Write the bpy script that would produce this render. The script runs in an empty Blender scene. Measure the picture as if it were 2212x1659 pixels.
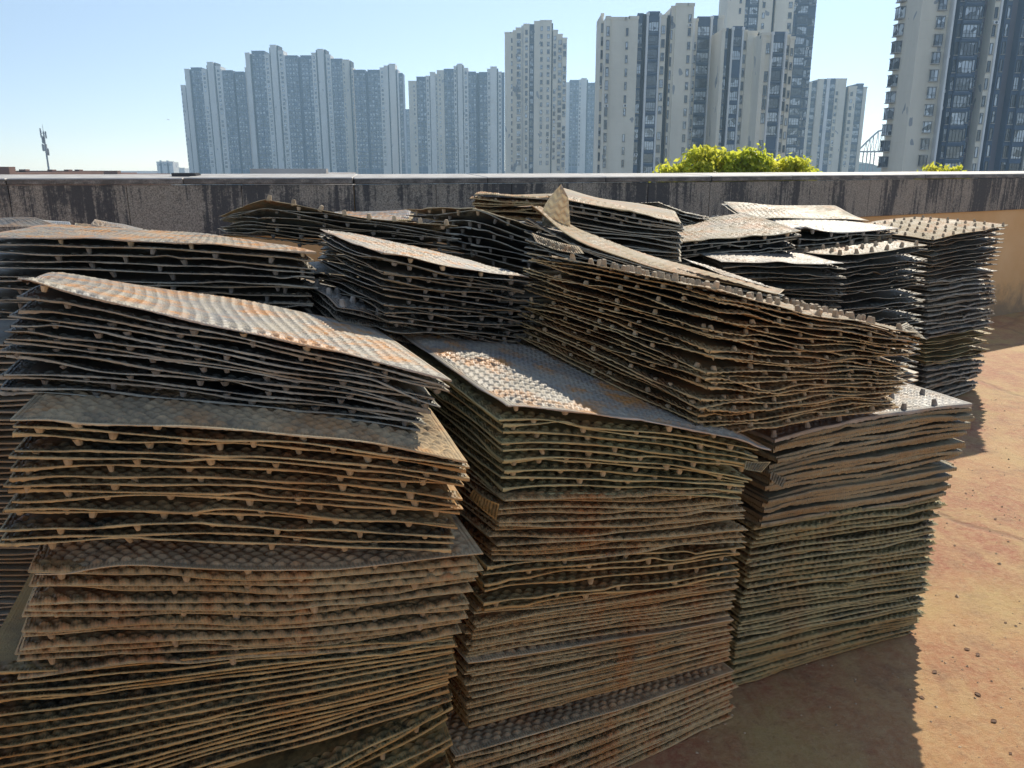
import bpy, math, random
import numpy as np

# ---------------------------------------------------------------- camera, sky, sun, exposure
SC = bpy.context.scene
COL = SC.collection
PITCH = math.radians(15.1)
FPX = 1740.0                       # focal length in units of a 2212 px wide picture
CAM_H = 1.6
cam_d = bpy.data.cameras.new('camera')
cam = bpy.data.objects.new('camera', cam_d)
COL.objects.link(cam)
cam.location = (0, 0, CAM_H)
cam.rotation_euler = (math.pi / 2 - PITCH, 0, 0)
cam_d.sensor_width = 36.0
cam_d.lens = FPX / 2212.0 * 36.0
cam_d.clip_start = 0.05
cam_d.clip_end = 12000
SC.camera = cam

SUN_AZ = math.radians(28)          # to the right of the viewing direction (+Y)
SUN_EL = math.radians(40)
world = bpy.data.worlds.new('World')
SC.world = world
world.use_nodes = True
wn = world.node_tree
sky = wn.nodes.new('ShaderNodeTexSky')
sky.sky_type = 'NISHITA'
sky.sun_disc = False
sky.sun_elevation = SUN_EL
sky.sun_rotation = SUN_AZ
sky.air_density = 0.7
sky.dust_density = 0.08
sky.ozone_density = 1.0
sky.altitude = 0
bg = wn.nodes['Background']
hs = wn.nodes.new('ShaderNodeHueSaturation')      # a hazier, paler sky all round
hs.inputs['Saturation'].default_value = 0.78
wn.links.new(sky.outputs[0], hs.inputs['Color'])
wn.links.new(hs.outputs[0], bg.inputs[0])
bg.inputs[1].default_value = 0.13

sun_d = bpy.data.lights.new('sun', 'SUN')
sun = bpy.data.objects.new('sun', sun_d)
COL.objects.link(sun)
sun_d.energy = 3.8
sun_d.angle = math.radians(0.53)
sun_d.color = (1.0, 0.90, 0.74)
sun.rotation_euler = (math.pi / 2 - SUN_EL, 0, math.pi - SUN_AZ)
sun.location = (4, 8, 12)

SC.view_settings.view_transform = 'Standard'
SC.view_settings.look = 'None'
SC.view_settings.gamma = 1.0
SC.view_settings.use_curve_mapping = False
SC.view_settings.exposure = 0.55
SC.render.engine = 'CYCLES'
SC.cycles.max_bounces = 8
SC.cycles.diffuse_bounces = 5
SC.cycles.volume_bounces = 0

rnd = random.Random(7)

# ---------------------------------------------------------------- helpers
CP, SP = math.cos(PITCH), math.sin(PITCH)

def P(x, y, D):
    """world point seen at (x, y) of the 2212 x 1659 photograph, D metres ahead"""
    rx, ry = x - 1106.0, 829.5 - y
    dy = FPX * CP + ry * SP
    dz = ry * CP - FPX * SP
    s = D / dy
    return np.array([rx * s, D, CAM_H + dz * s])

def tag(o, label=None, cat=None, group=None, kind=None):
    if label: o['label'] = label
    if cat: o['category'] = cat
    if group: o['group'] = group
    if kind: o['kind'] = kind
    return o

def empty(name, loc=(0, 0, 0)):
    o = bpy.data.objects.new(name, None)
    o.location = loc
    o.empty_display_size = 0.1
    COL.objects.link(o)
    return o

def link(name, me, parent=None, loc=None):
    o = bpy.data.objects.new(name, me)
    COL.objects.link(o)
    if loc is not None: o.location = loc
    if parent is not None: o.parent = parent
    return o

def mesh_from(name, verts, faces, mats, midx=None, smooth=False):
    me = bpy.data.meshes.new(name)
    me.from_pydata([tuple(v) for v in verts], [], faces)
    for m in mats: me.materials.append(m)
    if midx is not None: me.polygons.foreach_set('material_index', midx)
    if smooth: me.polygons.foreach_set('use_smooth', [True] * len(me.polygons))
    me.update()
    return me

class MB:
    """collects boxes, tubes and quads; one mesh out"""
    def __init__(s): s.v, s.f, s.m = [], [], []
    def box(s, x0, x1, y0, y1, z0, z1, m=0):
        b = len(s.v)
        s.v += [(x0,y0,z0),(x1,y0,z0),(x1,y1,z0),(x0,y1,z0),(x0,y0,z1),(x1,y0,z1),(x1,y1,z1),(x0,y1,z1)]
        s.f += [(b,b+3,b+2,b+1),(b+4,b+5,b+6,b+7),(b,b+1,b+5,b+4),(b+1,b+2,b+6,b+5),(b+2,b+3,b+7,b+6),(b+3,b,b+4,b+7)]
        s.m += [m]*6
    def quad(s, a, b_, c, d, m=0):
        b = len(s.v); s.v += [a,b_,c,d]; s.f.append((b,b+1,b+2,b+3)); s.m.append(m)
    def tube(s, p, q, r0, r1=None, n=8, m=0):
        r1 = r0 if r1 is None else r1
        p, q = np.array(p, float), np.array(q, float)
        d = q - p; L = np.linalg.norm(d)
        if L < 1e-6: return
        d /= L
        a = np.cross(d, (0,0,1.0)) if abs(d[2]) < .9 else np.cross(d, (1.0,0,0))
        a /= np.linalg.norm(a); c = np.cross(d, a)
        b = len(s.v)
        for i in range(n):
            t = 2*math.pi*i/n; w = a*math.cos(t)+c*math.sin(t)
            s.v.append(tuple(p+w*r0)); s.v.append(tuple(q+w*r1))
        for i in range(n):
            j = (i+1) % n
            s.f.append((b+2*i, b+2*j, b+2*j+1, b+2*i+1)); s.m.append(m)
        s.f.append(tuple(b+2*i for i in range(n))[::-1]); s.m.append(m)
        s.f.append(tuple(b+2*i+1 for i in range(n))); s.m.append(m)
    def mesh(s, name, mats, smooth=False): return mesh_from(name, s.v, s.f, mats, s.m, smooth)
    def build(s, name, mats, parent=None, smooth=False): return link(name, s.mesh(name, mats, smooth), parent)

# ---------------------------------------------------------------- materials
def new_mat(name):
    m = bpy.data.materials.new(name); m.use_nodes = True
    nt = m.node_tree
    return m, nt, nt.nodes['Principled BSDF']

def N(nt, t, **kw):
    n = nt.nodes.new(t)
    for k, v in kw.items(): setattr(n, k, v)
    return n

def noise(nt, vec, scale, detail=4, rough=.55, dist=0):
    n = N(nt, 'ShaderNodeTexNoise')
    n.inputs['Scale'].default_value = scale; n.inputs['Detail'].default_value = detail
    n.inputs['Roughness'].default_value = rough; n.inputs['Distortion'].default_value = dist
    if vec is not None: nt.links.new(vec, n.inputs['Vector'])
    return n.outputs[0]

def ramp(nt, fac, lo, hi, a=0.0, b=1.0):
    n = N(nt, 'ShaderNodeMapRange'); n.clamp = True
    n.inputs[1].default_value = lo; n.inputs[2].default_value = hi
    n.inputs[3].default_value = a; n.inputs[4].default_value = b
    nt.links.new(fac, n.inputs[0]); return n.outputs[0]

def mix(nt, fac, a, b):
    n = N(nt, 'ShaderNodeMix', data_type='RGBA')
    for i, x in ((0, fac), (6, a), (7, b)):
        if isinstance(x, bpy.types.NodeSocket): nt.links.new(x, n.inputs[i])
        elif i == 0: n.inputs[i].default_value = x
        else: n.inputs[i].default_value = (*x, 1)
    return n.outputs[2]

def mth(nt, op, a, b=None):
    n = N(nt, 'ShaderNodeMath', operation=op)
    for i, x in ((0, a), (1, b)):
        if x is None: continue
        if isinstance(x, bpy.types.NodeSocket): nt.links.new(x, n.inputs[i])
        else: n.inputs[i].default_value = x
    return n.outputs[0]

def mapping(nt, vec, scale=(1,1,1), rot=(0,0,0)):
    n = N(nt, 'ShaderNodeMapping')
    n.inputs['Scale'].default_value = scale; n.inputs['Rotation'].default_value = rot
    nt.links.new(vec, n.inputs['Vector']); return n.outputs[0]

def bump(nt, h, strength, dist, bsdf):
    n = N(nt, 'ShaderNodeBump'); n.inputs['Strength'].default_value = strength
    n.inputs['Distance'].default_value = dist
    nt.links.new(h, n.inputs['Height']); nt.links.new(n.outputs[0], bsdf.inputs['Normal'])

def wpos(nt): return N(nt, 'ShaderNodeNewGeometry').outputs['Position']
def opos(nt): return N(nt, 'ShaderNodeTexCoord').outputs['Object']

def simple_mat(name, col, rough=.7, var=.15, scale=3.0, spec=.3, metal=0):
    m, nt, b = new_mat(name)
    v = noise(nt, wpos(nt), scale, 5)
    c = mix(nt, ramp(nt, v, .3, .7), tuple(x*(1-var) for x in col), tuple(min(1, x*(1+var)) for x in col))
    nt.links.new(c, b.inputs['Base Color'])
    b.inputs['Roughness'].default_value = rough
    b.inputs['Specular IOR Level'].default_value = spec
    b.inputs['Metallic'].default_value = metal
    return m

def sheet_mat(name, plastic, dust, amount, rim, rust=(.20,.085,.03), rust_amt=.35, rough=.5, spec=.5, ribs=False):
    """old moulded plastic sheet: dark plastic, dried mud, rusty runs, pale rims"""
    m, nt, b = new_mat(name)
    pos = wpos(nt)
    uv = N(nt, 'ShaderNodeUVMap').outputs[0]
    oi = N(nt, 'ShaderNodeObjectInfo').outputs['Random']
    n1 = noise(nt, pos, 9, 6, .65)
    n2 = noise(nt, pos, 55, 4, .6)
    d = mth(nt, 'ADD', ramp(nt, n1, .32, .68, -.35, .35), ramp(nt, n2, .3, .7, -.25, .25))
    d = mth(nt, 'ADD', d, amount)
    d = mth(nt, 'ADD', d, ramp(nt, noise(nt, pos, 2.3, 3), .35, .65, -.18, .18))
    d = mth(nt, 'ADD', d, ramp(nt, oi, 0, 1, -.26, .26))
    cl = N(nt, 'ShaderNodeClamp'); nt.links.new(d, cl.inputs[0])
    c = mix(nt, cl.outputs[0], plastic, dust)
    st = noise(nt, mapping(nt, pos, (5.5, 5.5, 1.3)), 1.6, 5, .6)
    st = mth(nt, 'MULTIPLY', ramp(nt, st, .47, .62), ramp(nt, n2, .3, .6, .35, 1))
    st = mth(nt, 'MULTIPLY', st, rust_amt)
    c = mix(nt, st, c, rust)
    at = N(nt, 'ShaderNodeAttribute', attribute_name='rim').outputs['Fac']
    rn = mth(nt, 'MULTIPLY', at, ramp(nt, noise(nt, pos, 24, 5, .7), .3, .6, .25, .95))
    rv = mth(nt, 'ADD', ramp(nt, noise(nt, pos, 3.1, 3), .38, .66), mth(nt, 'MULTIPLY', mth(nt, 'SUBTRACT', oi, .5), .9))
    rr = mix(nt, ramp(nt, rv, .1, .95), rim, (rim[0]*.82, rim[1]*.60, rim[2]*.40))
    c = mix(nt, rn, c, rr)
    nt.links.new(c, b.inputs['Base Color'])
    b.inputs['Specular IOR Level'].default_value = spec
    nt.links.new(ramp(nt, cl.outputs[0], 0, 1, rough-.08, rough+.18), b.inputs['Roughness'])
    # moulded ribs along the border + crusted mud
    w = N(nt, 'ShaderNodeTexWave'); w.bands_direction = 'X'
    w.inputs['Scale'].default_value = 40.0       # ~ 8 mm ribs
    nt.links.new(uv, w.inputs['Vector'])
    sep = N(nt, 'ShaderNodeSeparateXYZ'); nt.links.new(uv, sep.inputs[0])
    band = ramp(nt, sep.outputs[1], .012, .022, 1, 0)
    if not ribs: band = mth(nt, 'MULTIPLY', band, mth(nt, 'SUBTRACT', 1.0, at))
    h = mth(nt, 'ADD', mth(nt, 'MULTIPLY', mth(nt, 'MULTIPLY', w.outputs['Fac'], band), .8), mth(nt, 'MULTIPLY', noise(nt, pos, 260, 3, .6), .45))
    bump(nt, h, .8, .003, b)
    return m

M = {}
M['dark'] = sheet_mat('weathered_dark_plastic', (.040,.048,.050), (.33,.31,.235), .46, (.44,.405,.30), rust_amt=.35)
M['tan'] = sheet_mat('weathered_tan_plastic', (.048,.044,.028), (.40,.29,.12), .54, (.60,.45,.19), rust=(.44,.18,.05), rust_amt=.65)
M['brown'] = sheet_mat('weathered_brown_plastic', (.095,.075,.042), (.46,.31,.135), .66, (.58,.45,.22), rust=(.44,.16,.04), rust_amt=.95)
M['olive'] = sheet_mat('weathered_olive_plastic', (.052,.052,.028), (.40,.34,.15), .60, (.56,.48,.225), rust=(.42,.17,.05), rust_amt=.4)
M['muddy'] = sheet_mat('muddy_plastic', (.043,.040,.028), (.38,.26,.115), .48, (.62,.455,.205), rust=(.44,.17,.045), rust_amt=.65)
M['flange'] = sheet_mat('ribbed_grey_plastic', (.06,.056,.042), (.36,.315,.185), .55, (.40,.35,.215), rust_amt=.35, ribs=True)
M['drab'] = sheet_mat('weathered_drab_plastic', (.048,.047,.042), (.30,.26,.18), .45, (.42,.37,.26), rust_amt=.35)
M['top'] = sheet_mat('pale_top_plastic', (.19,.185,.175), (.42,.365,.27), .50, (.56,.51,.42), rust=(.54,.24,.06), rust_amt=1.0, rough=.42, spec=.45)  # exposed tops: paler base colour than the sheets beneath
M['top_grey'] = sheet_mat('pale_grey_top_plastic', (.14,.14,.135), (.31,.285,.235), .45, (.48,.46,.40), rust=(.42,.22,.08), rust_amt=.5, rough=.47, spec=.4)
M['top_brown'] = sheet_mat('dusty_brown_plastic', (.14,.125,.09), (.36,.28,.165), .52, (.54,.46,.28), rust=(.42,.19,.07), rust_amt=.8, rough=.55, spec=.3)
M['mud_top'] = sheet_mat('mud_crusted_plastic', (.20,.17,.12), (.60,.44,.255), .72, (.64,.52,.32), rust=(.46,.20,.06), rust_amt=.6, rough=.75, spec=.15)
for k_, c_ in (('mud_top', (.42,.33,.2)), ('dark', (.20,.185,.155)), ('tan', (.38,.31,.19)), ('brown', (.36,.285,.18)), ('olive', (.40,.33,.20)), ('muddy', (.38,.295,.175)), ('flange', (.36,.33,.25)), ('drab', (.3,.27,.2)), ('top', (.40,.31,.19)), ('top_grey', (.34,.31,.26)), ('top_brown', (.44,.34,.22))):
    M['peg_' + k_] = simple_mat('dusty_peg_' + k_, c_, .7, .35, 40)

def thin_mat():
    m = M['top'].copy(); m.name = 'thin_translucent_sheet'
    nt = m.node_tree; b = nt.nodes['Principled BSDF']
    tr = N(nt, 'ShaderNodeBsdfTranslucent'); tr.inputs[0].default_value = (.50,.44,.30,1)
    mx = N(nt, 'ShaderNodeMixShader'); mx.inputs[0].default_value = .35
    nt.links.new(b.outputs[0], mx.inputs[1]); nt.links.new(tr.outputs[0], mx.inputs[2])
    nt.links.new(mx.outputs[0], nt.nodes['Material Output'].inputs['Surface'])
    M['thin'] = m
thin_mat()
def wall_granite():
    m, nt, b = new_mat('stained_granite')
    pos = wpos(nt)
    sp = noise(nt, pos, 120, 3, .75)
    c = mix(nt, ramp(nt, sp, .36, .62), (.14,.125,.10), (.42,.38,.315))
    st = noise(nt, mapping(nt, pos, (21, 21, .8)), 1.5, 8, .72)
    big = noise(nt, mapping(nt, pos, (1.5, 1.5, .5)), 1.3, 4, .55, .5)
    s = mth(nt, 'ADD', ramp(nt, st, .32, .68, -.6, .6), ramp(nt, big, .38, .60, -.2, 1.0))
    fl = noise(nt, pos, 46, 5, .75)
    s = mth(nt, 'ADD', s, ramp(nt, fl, .3, .7, -.35, .35))
    c = mix(nt, ramp(nt, s, .34, .80, 0, .90), c, (.055,.058,.062))
    nt.links.new(c, b.inputs['Base Color']); b.inputs['Roughness'].default_value = .75
    b.inputs['Specular IOR Level'].default_value = .3
    bump(nt, sp, .3, .003, b)
    return m
M['granite'] = wall_granite()

M['coping_top'] = simple_mat('sunlit_pale_coping_top', (.52,.49,.44), .6, .2, 9)  # sunlit brightness of the top faces painted into this paler colour
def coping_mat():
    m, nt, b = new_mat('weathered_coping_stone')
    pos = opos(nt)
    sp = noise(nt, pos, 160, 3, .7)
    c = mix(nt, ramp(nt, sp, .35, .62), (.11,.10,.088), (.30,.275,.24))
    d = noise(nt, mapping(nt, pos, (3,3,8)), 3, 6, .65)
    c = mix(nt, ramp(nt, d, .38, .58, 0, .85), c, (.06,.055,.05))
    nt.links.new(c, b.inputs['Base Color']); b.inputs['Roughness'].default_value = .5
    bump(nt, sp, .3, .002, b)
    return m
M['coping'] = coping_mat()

def render_wall():
    m, nt, b = new_mat('ochre_render')
    pos = wpos(nt)
    c = mix(nt, ramp(nt, noise(nt, pos, 1.8, 5, .6), .35, .7), (.66,.40,.17), (.74,.49,.24))
    sep = N(nt, 'ShaderNodeSeparateXYZ'); nt.links.new(pos, sep.inputs[0])
    low = ramp(nt, mth(nt, 'ADD', sep.outputs[2], ramp(nt, noise(nt, pos, 7, 5, .7), .3, .7, -.14, .14)), .05, .36, 1, 0)
    c = mix(nt, mth(nt, 'MULTIPLY', low, .75), c, (.19,.145,.10))
    nt.links.new(c, b.inputs['Base Color']); b.inputs['Roughness'].default_value = .85
    bump(nt, noise(nt, pos, 60, 4), .2, .004, b)
    return m
M['ochre'] = render_wall()

def floor_mat():
    m, nt, b = new_mat('dusty_red_roof_floor')
    pos = wpos(nt)
    n1 = noise(nt, pos, 1.1, 6, .62, .4)
    n2 = noise(nt, mapping(nt, pos, (2.2, .9, 1)), 2.3, 6, .65, .3)
    n3 = noise(nt, pos, 19, 6, .7)
    n4 = noise(nt, pos, 140, 3, .7)
    c = mix(nt, ramp(nt, n1, .45, .62), (.40,.145,.07), (.52,.28,.115))
    c = mix(nt, ramp(nt, n2, .46, .64, 0, .75), c, (.56,.38,.16))
    c = mix(nt, ramp(nt, n3, .46, .66, 0, .6), c, (.58,.38,.18))
    c = mix(nt, ramp(nt, noise(nt, pos, 5.5, 6, .7), .52, .66, 0, .6), c, (.27,.135,.07))
    c = mix(nt, ramp(nt, n4, .60, .72, 0, .55), c, (.20,.12,.07))
    c = mix(nt, ramp(nt, noise(nt, pos, 85, 3, .7), .67, .74, 0, .7), c, (.66,.54,.38))
    c = mix(nt, ramp(nt, noise(nt, pos, 1.7, 5, .65, .6), .50, .66, 0, .6), c, (.50,.37,.13))
    n5 = noise(nt, pos, 48, 6, .8)
    c = mix(nt, ramp(nt, n5, .44, .66, 0, .5), c, (.62,.42,.22))
    c = mix(nt, ramp(nt, noise(nt, pos, 31, 6, .8), .55, .68, 0, .6), c, (.25,.13,.07))
    c = mix(nt, ramp(nt, noise(nt, pos, 330, 2, .6), .58, .70, 0, .6), c, (.16,.10,.06))
    v = N(nt, 'ShaderNodeTexVoronoi', feature='DISTANCE_TO_EDGE')
    v.inputs['Scale'].default_value = .42
    dn = N(nt, 'ShaderNodeTexNoise'); dn.inputs['Scale'].default_value = 2.6; dn.inputs['Detail'].default_value = 6
    nt.links.new(pos, dn.inputs['Vector'])
    vm = N(nt, 'ShaderNodeVectorMath', operation='MULTIPLY_ADD')
    nt.links.new(dn.outputs['Color'], vm.inputs[0]); vm.inputs[1].default_value = (.35,.35,.0); nt.links.new(pos, vm.inputs[2])
    nt.links.new(vm.outputs[0], v.inputs['Vector'])
    cr = ramp(nt, v.outputs['Distance'], .003, .016, 1, 0)
    c = mix(nt, mth(nt, 'MULTIPLY', cr, .35), c, (.20,.115,.07))
    nt.links.new(c, b.inputs['Base Color'])
    b.inputs['Roughness'].default_value = .72; b.inputs['Specular IOR Level'].default_value = .35
    h = mth(nt, 'ADD', mth(nt, 'MULTIPLY', n3, .5), mth(nt, 'MULTIPLY', n5, .9))
    h = mth(nt, 'SUBTRACT', h, mth(nt, 'MULTIPLY', cr, .8))
    bump(nt, h, .75, .009, b)
    return m
M['floor'] = floor_mat()

def facade_mat(name, col, patch=None, patch_amt=0.0, panel=True):
    m, nt, b = new_mat(name)
    pos = wpos(nt)
    v = noise(nt, mapping(nt, pos, (.25,.25,.06)), 1.0, 5, .6)
    c = mix(nt, ramp(nt, v, .3, .7), tuple(x*.88 for x in col), tuple(min(1,x*1.08) for x in col))
    br = mapping(nt, pos, (.11, .11, .16))
    vo = N(nt, 'ShaderNodeTexVoronoi'); vo.inputs['Scale'].default_value = 1.0; vo.distance = 'CHEBYCHEV'
    nt.links.new(br, vo.inputs['Vector'])
    sp = N(nt, 'ShaderNodeSeparateColor'); nt.links.new(vo.outputs['Color'], sp.inputs[0])
    c = mix(nt, ramp(nt, sp.outputs[0], .75, .8, 0, .10), c, tuple(x*.78 for x in col))
    if patch:
        p = noise(nt, mapping(nt, pos, (.34,.34,.17)), 1.0, 2.0, .5, .5)
        c = mix(nt, ramp(nt, p, (.70 - .05*patch_amt), (.704 - .05*patch_amt), 0, .85), c, patch)
    nt.links.new(c, b.inputs['Base Color']); b.inputs['Roughness'].default_value = .8
    b.inputs['Specular IOR Level'].default_value = .2
    if panel:
        sz = N(nt, 'ShaderNodeSeparateXYZ'); nt.links.new(pos, sz.inputs[0])
        fr = mth(nt, 'FRACT', mth(nt, 'DIVIDE', sz.outputs[2], 2.9))
        bump(nt, ramp(nt, fr, .0, .04), .4, .05, b)
    return m
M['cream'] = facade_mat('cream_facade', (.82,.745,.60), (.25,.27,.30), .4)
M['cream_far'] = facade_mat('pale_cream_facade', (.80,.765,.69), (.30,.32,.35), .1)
M['tan_wall'] = facade_mat('tan_facade', (.76,.68,.54), (.27,.28,.30), .3)
M['white_trim'] = simple_mat('white_facade_trim', (.78,.77,.74), .7, .08, .4)
M['grey_wall'] = facade_mat('slate_facade', (.10,.14,.205), None)
M['mauve_wall'] = facade_mat('mauve_facade', (.22,.20,.225), None)
M['band'] = simple_mat('grey_blue_floor_band', (.30,.34,.39), .8, .15, .3)
M['slot'] = simple_mat('dark_louvre_slot', (.025,.027,.03), .7, .2, .5)
M['frame'] = simple_mat('dark_window_frame', (.05,.055,.06), .5, .2, 2)
M['ledge'] = simple_mat('pale_ledge', (.42,.39,.34), .8, .12, 1)

def glass_mat():
    m, nt, b = new_mat('window_glass')
    r = N(nt, 'ShaderNodeObjectInfo').outputs['Random']
    pos = wpos(nt)
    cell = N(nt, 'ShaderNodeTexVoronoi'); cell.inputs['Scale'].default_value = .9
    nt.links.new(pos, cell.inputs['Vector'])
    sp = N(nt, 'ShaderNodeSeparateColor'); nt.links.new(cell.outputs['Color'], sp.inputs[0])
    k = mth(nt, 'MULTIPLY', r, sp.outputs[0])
    c = mix(nt, ramp(nt, k, .10, .42), (.035,.045,.06), (.58,.64,.68))  # light panes: sky reflection painted into the glass colour, with curtains
    nt.links.new(c, b.inputs['Base Color'])
    b.inputs['Roughness'].default_value = .08; b.inputs['Specular IOR Level'].default_value = .8
    return m
M['glass'] = glass_mat()

def leaf_mat():
    m, nt, b = new_mat('sunlit_leaves')
    v = noise(nt, wpos(nt), 2.5, 4)
    c = mix(nt, ramp(nt, v, .35, .65), (.10,.17,.015), (.20,.23,.02))
    nt.links.new(c, b.inputs['Base Color']); b.inputs['Roughness'].default_value = .45
    tr = N(nt, 'ShaderNodeBsdfTranslucent')
    nt.links.new(mix(nt, ramp(nt, v, .35, .65), (.80,.86,.08), (.95,.90,.14)), tr.inputs[0])
    mx = N(nt, 'ShaderNodeMixShader'); mx.inputs[0].default_value = .6
    nt.links.new(b.outputs[0], mx.inputs[1]); nt.links.new(tr.outputs[0], mx.inputs[2])
    nt.links.new(mx.outputs[0], nt.nodes['Material Output'].inputs['Surface'])
    return m
M['leaf'] = leaf_mat()
M['bark'] = simple_mat('bark', (.09,.065,.045), .9, .3, 8)
M['city'] = simple_mat('city_ground', (.16,.15,.14), .9, .3, .02)
M['hill'] = simple_mat('wooded_hill', (.05,.07,.04), .9, .4, .08)
M['metal'] = simple_mat('galvanised_steel', (.38,.39,.40), .5, .15, 2, .5)
M['roofing'] = simple_mat('red_brown_roofing', (.22,.13,.10), .8, .2, .6)
M['pebble'] = simple_mat('grit', (.55,.42,.27), .8, .5, 30)
M['dry_leaf'] = simple_mat('dry_leaf', (.16,.08,.04), .7, .3, 60)
M['slate'] = simple_mat('dark_board', (.06,.06,.065), .6, .2, 10)
M['pale_roof'] = simple_mat('pale_roofing', (.5,.46,.42), .7, .15, .3)
M['bird'] = simple_mat('dark_plumage', (.05,.05,.055), .7, .2, 10)

# ---------------------------------------------------------------- roof floor, parapet wall
WALL = [(-6.2, 5.15), (-3.2, 5.28), (-1.05, 5.5), (1.55, 6.55), (5.5, 8.9), (11.5, 12.5)]   # inner face, plan
WALL_H = 1.53
GRAN_H = 0.33

roof = [(-6.3, -6), (12, -6), (11.7, 12.6)] + [(x, y + .34) for x, y in WALL[::-1]]
nv = len(roof)
me = mesh_from('roof_floor', [(x, y, 0) for x, y in roof] + [(x, y, -.5) for x, y in roof],
               [tuple(range(nv))] + [(i, i + nv, (i+1) % nv + nv, (i+1) % nv) for i in range(nv)], [M['floor']])
tag(link('roof_floor', me), kind='structure')
R_ = 4000
tag(link('city_ground', mesh_from('city_ground', [(-R_,-R_,-18),(R_,-R_,-18),(R_,R_,-18),(-R_,R_,-18)], [(0,1,2,3)], [M['city']])), kind='structure')

wall = empty('parapet_wall', (1.5, 6.5, 0))
tag(wall, 'stained granite parapet with pale coping above ochre rendered base along the roof edge', 'wall')
body, soff = MB(), MB()
def wall_pt(a, b, t, off):
    a, b = np.array(a, float), np.array(b, float)
    d = (b - a) / np.linalg.norm(b - a)
    n = np.array([d[1], -d[0]])            # towards the camera
    p = a + d * t + n * off
    return p, d, n
def strip(mb, a, b, t0, t1, o0, o1, z0, z1):
    p = [wall_pt(a, b, t, o)[0] for t, o in ((t0,o1),(t1,o1),(t1,o0),(t0,o0))]
    k = len(mb.v)
    mb.v += [(q[0]-1.5, q[1]-6.5, z) for z in (z0, z1) for q in p]
    mb.f += [(k,k+3,k+2,k+1),(k+4,k+5,k+6,k+7),(k,k+1,k+5,k+4),(k+1,k+2,k+6,k+5),(k+2,k+3,k+7,k+6),(k+3,k,k+4,k+7)]
    mb.m += [0]*6
def place_slab(name, a, b, t0, t1, o0, o1, z0, z1, mat, bev=.004, rise=0, top=None):
    """one stone: chamfered front, mesh local to its own corner"""
    p0, d, n = wall_pt(a, b, t0, 0)
    L = t1 - t0
    vs = []
    for z, ins in ((z0, bev), (z0+bev, 0), (z1-bev, 0), (z1, bev)):
        for (t, o) in ((ins, o1-ins), (L-ins, o1-ins), (L-ins, o0), (ins, o0)):
            q = d*t + n*o
            vs.append((q[0], q[1], z + (rise if (o == o0 and z > (z0+z1)/2) else 0)))
    fs = [(3,2,1,0), (12,13,14,15)]
    for r in range(3):
        for i in range(4):
            j = (i+1) % 4
            fs.append((r*4+i, r*4+j, r*4+4+j, r*4+4+i))
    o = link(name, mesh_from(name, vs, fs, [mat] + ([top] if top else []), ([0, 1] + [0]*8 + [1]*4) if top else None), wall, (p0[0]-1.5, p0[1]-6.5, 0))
    return o
for (a, b) in zip(WALL[:-1], WALL[1:]):
    L = math.dist(a, b)
    strip(body, a, b, 0, L, -.36, -.004, 0, WALL_H - .055)
    n = max(1, round(L / .62)); w = L / n
    for i in range(n):
        t0, t1 = i*w + .0022, (i+1)*w - .0022
        place_slab('granite_panel', a, b, t0, t1, 0, .022 + rnd.uniform(-.002, .002), WALL_H - .044 - GRAN_H, WALL_H - .0445, M['granite'])
    n = max(1, round(L / .95)); w = L / n
    for i in range(n):
        t0, t1 = i*w + .003, (i+1)*w - .003
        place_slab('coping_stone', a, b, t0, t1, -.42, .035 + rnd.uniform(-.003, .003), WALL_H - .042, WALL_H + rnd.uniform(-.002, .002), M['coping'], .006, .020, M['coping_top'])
for a, b in (((9.0, -3.4), (-6.2, -3.4)), ((-6.2, -3.38), (-6.2, 5.0))):  # unseen ochre returns added behind and beside the camera for warm bounce light
    strip(body, a, b, 0, math.dist(a, b), -.36, 0, 0, WALL_H)
body.build('base_and_bounce_wall', [M['ochre']], wall)

# ---------------------------------------------------------------- plastic sheets
ORD = ['', 'first', 'second', 'third', 'fourth', 'fifth', 'sixth', 'seventh', 'eighth', 'ninth', 'tenth', 'eleventh', 'twelfth',
       'thirteenth', 'fourteenth', 'fifteenth', 'sixteenth', 'seventeenth', 'eighteenth', 'nineteenth', 'twentieth',
       'twenty-first', 'twenty-second', 'twenty-third', 'twenty-fourth', 'twenty-fifth', 'twenty-sixth']

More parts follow.
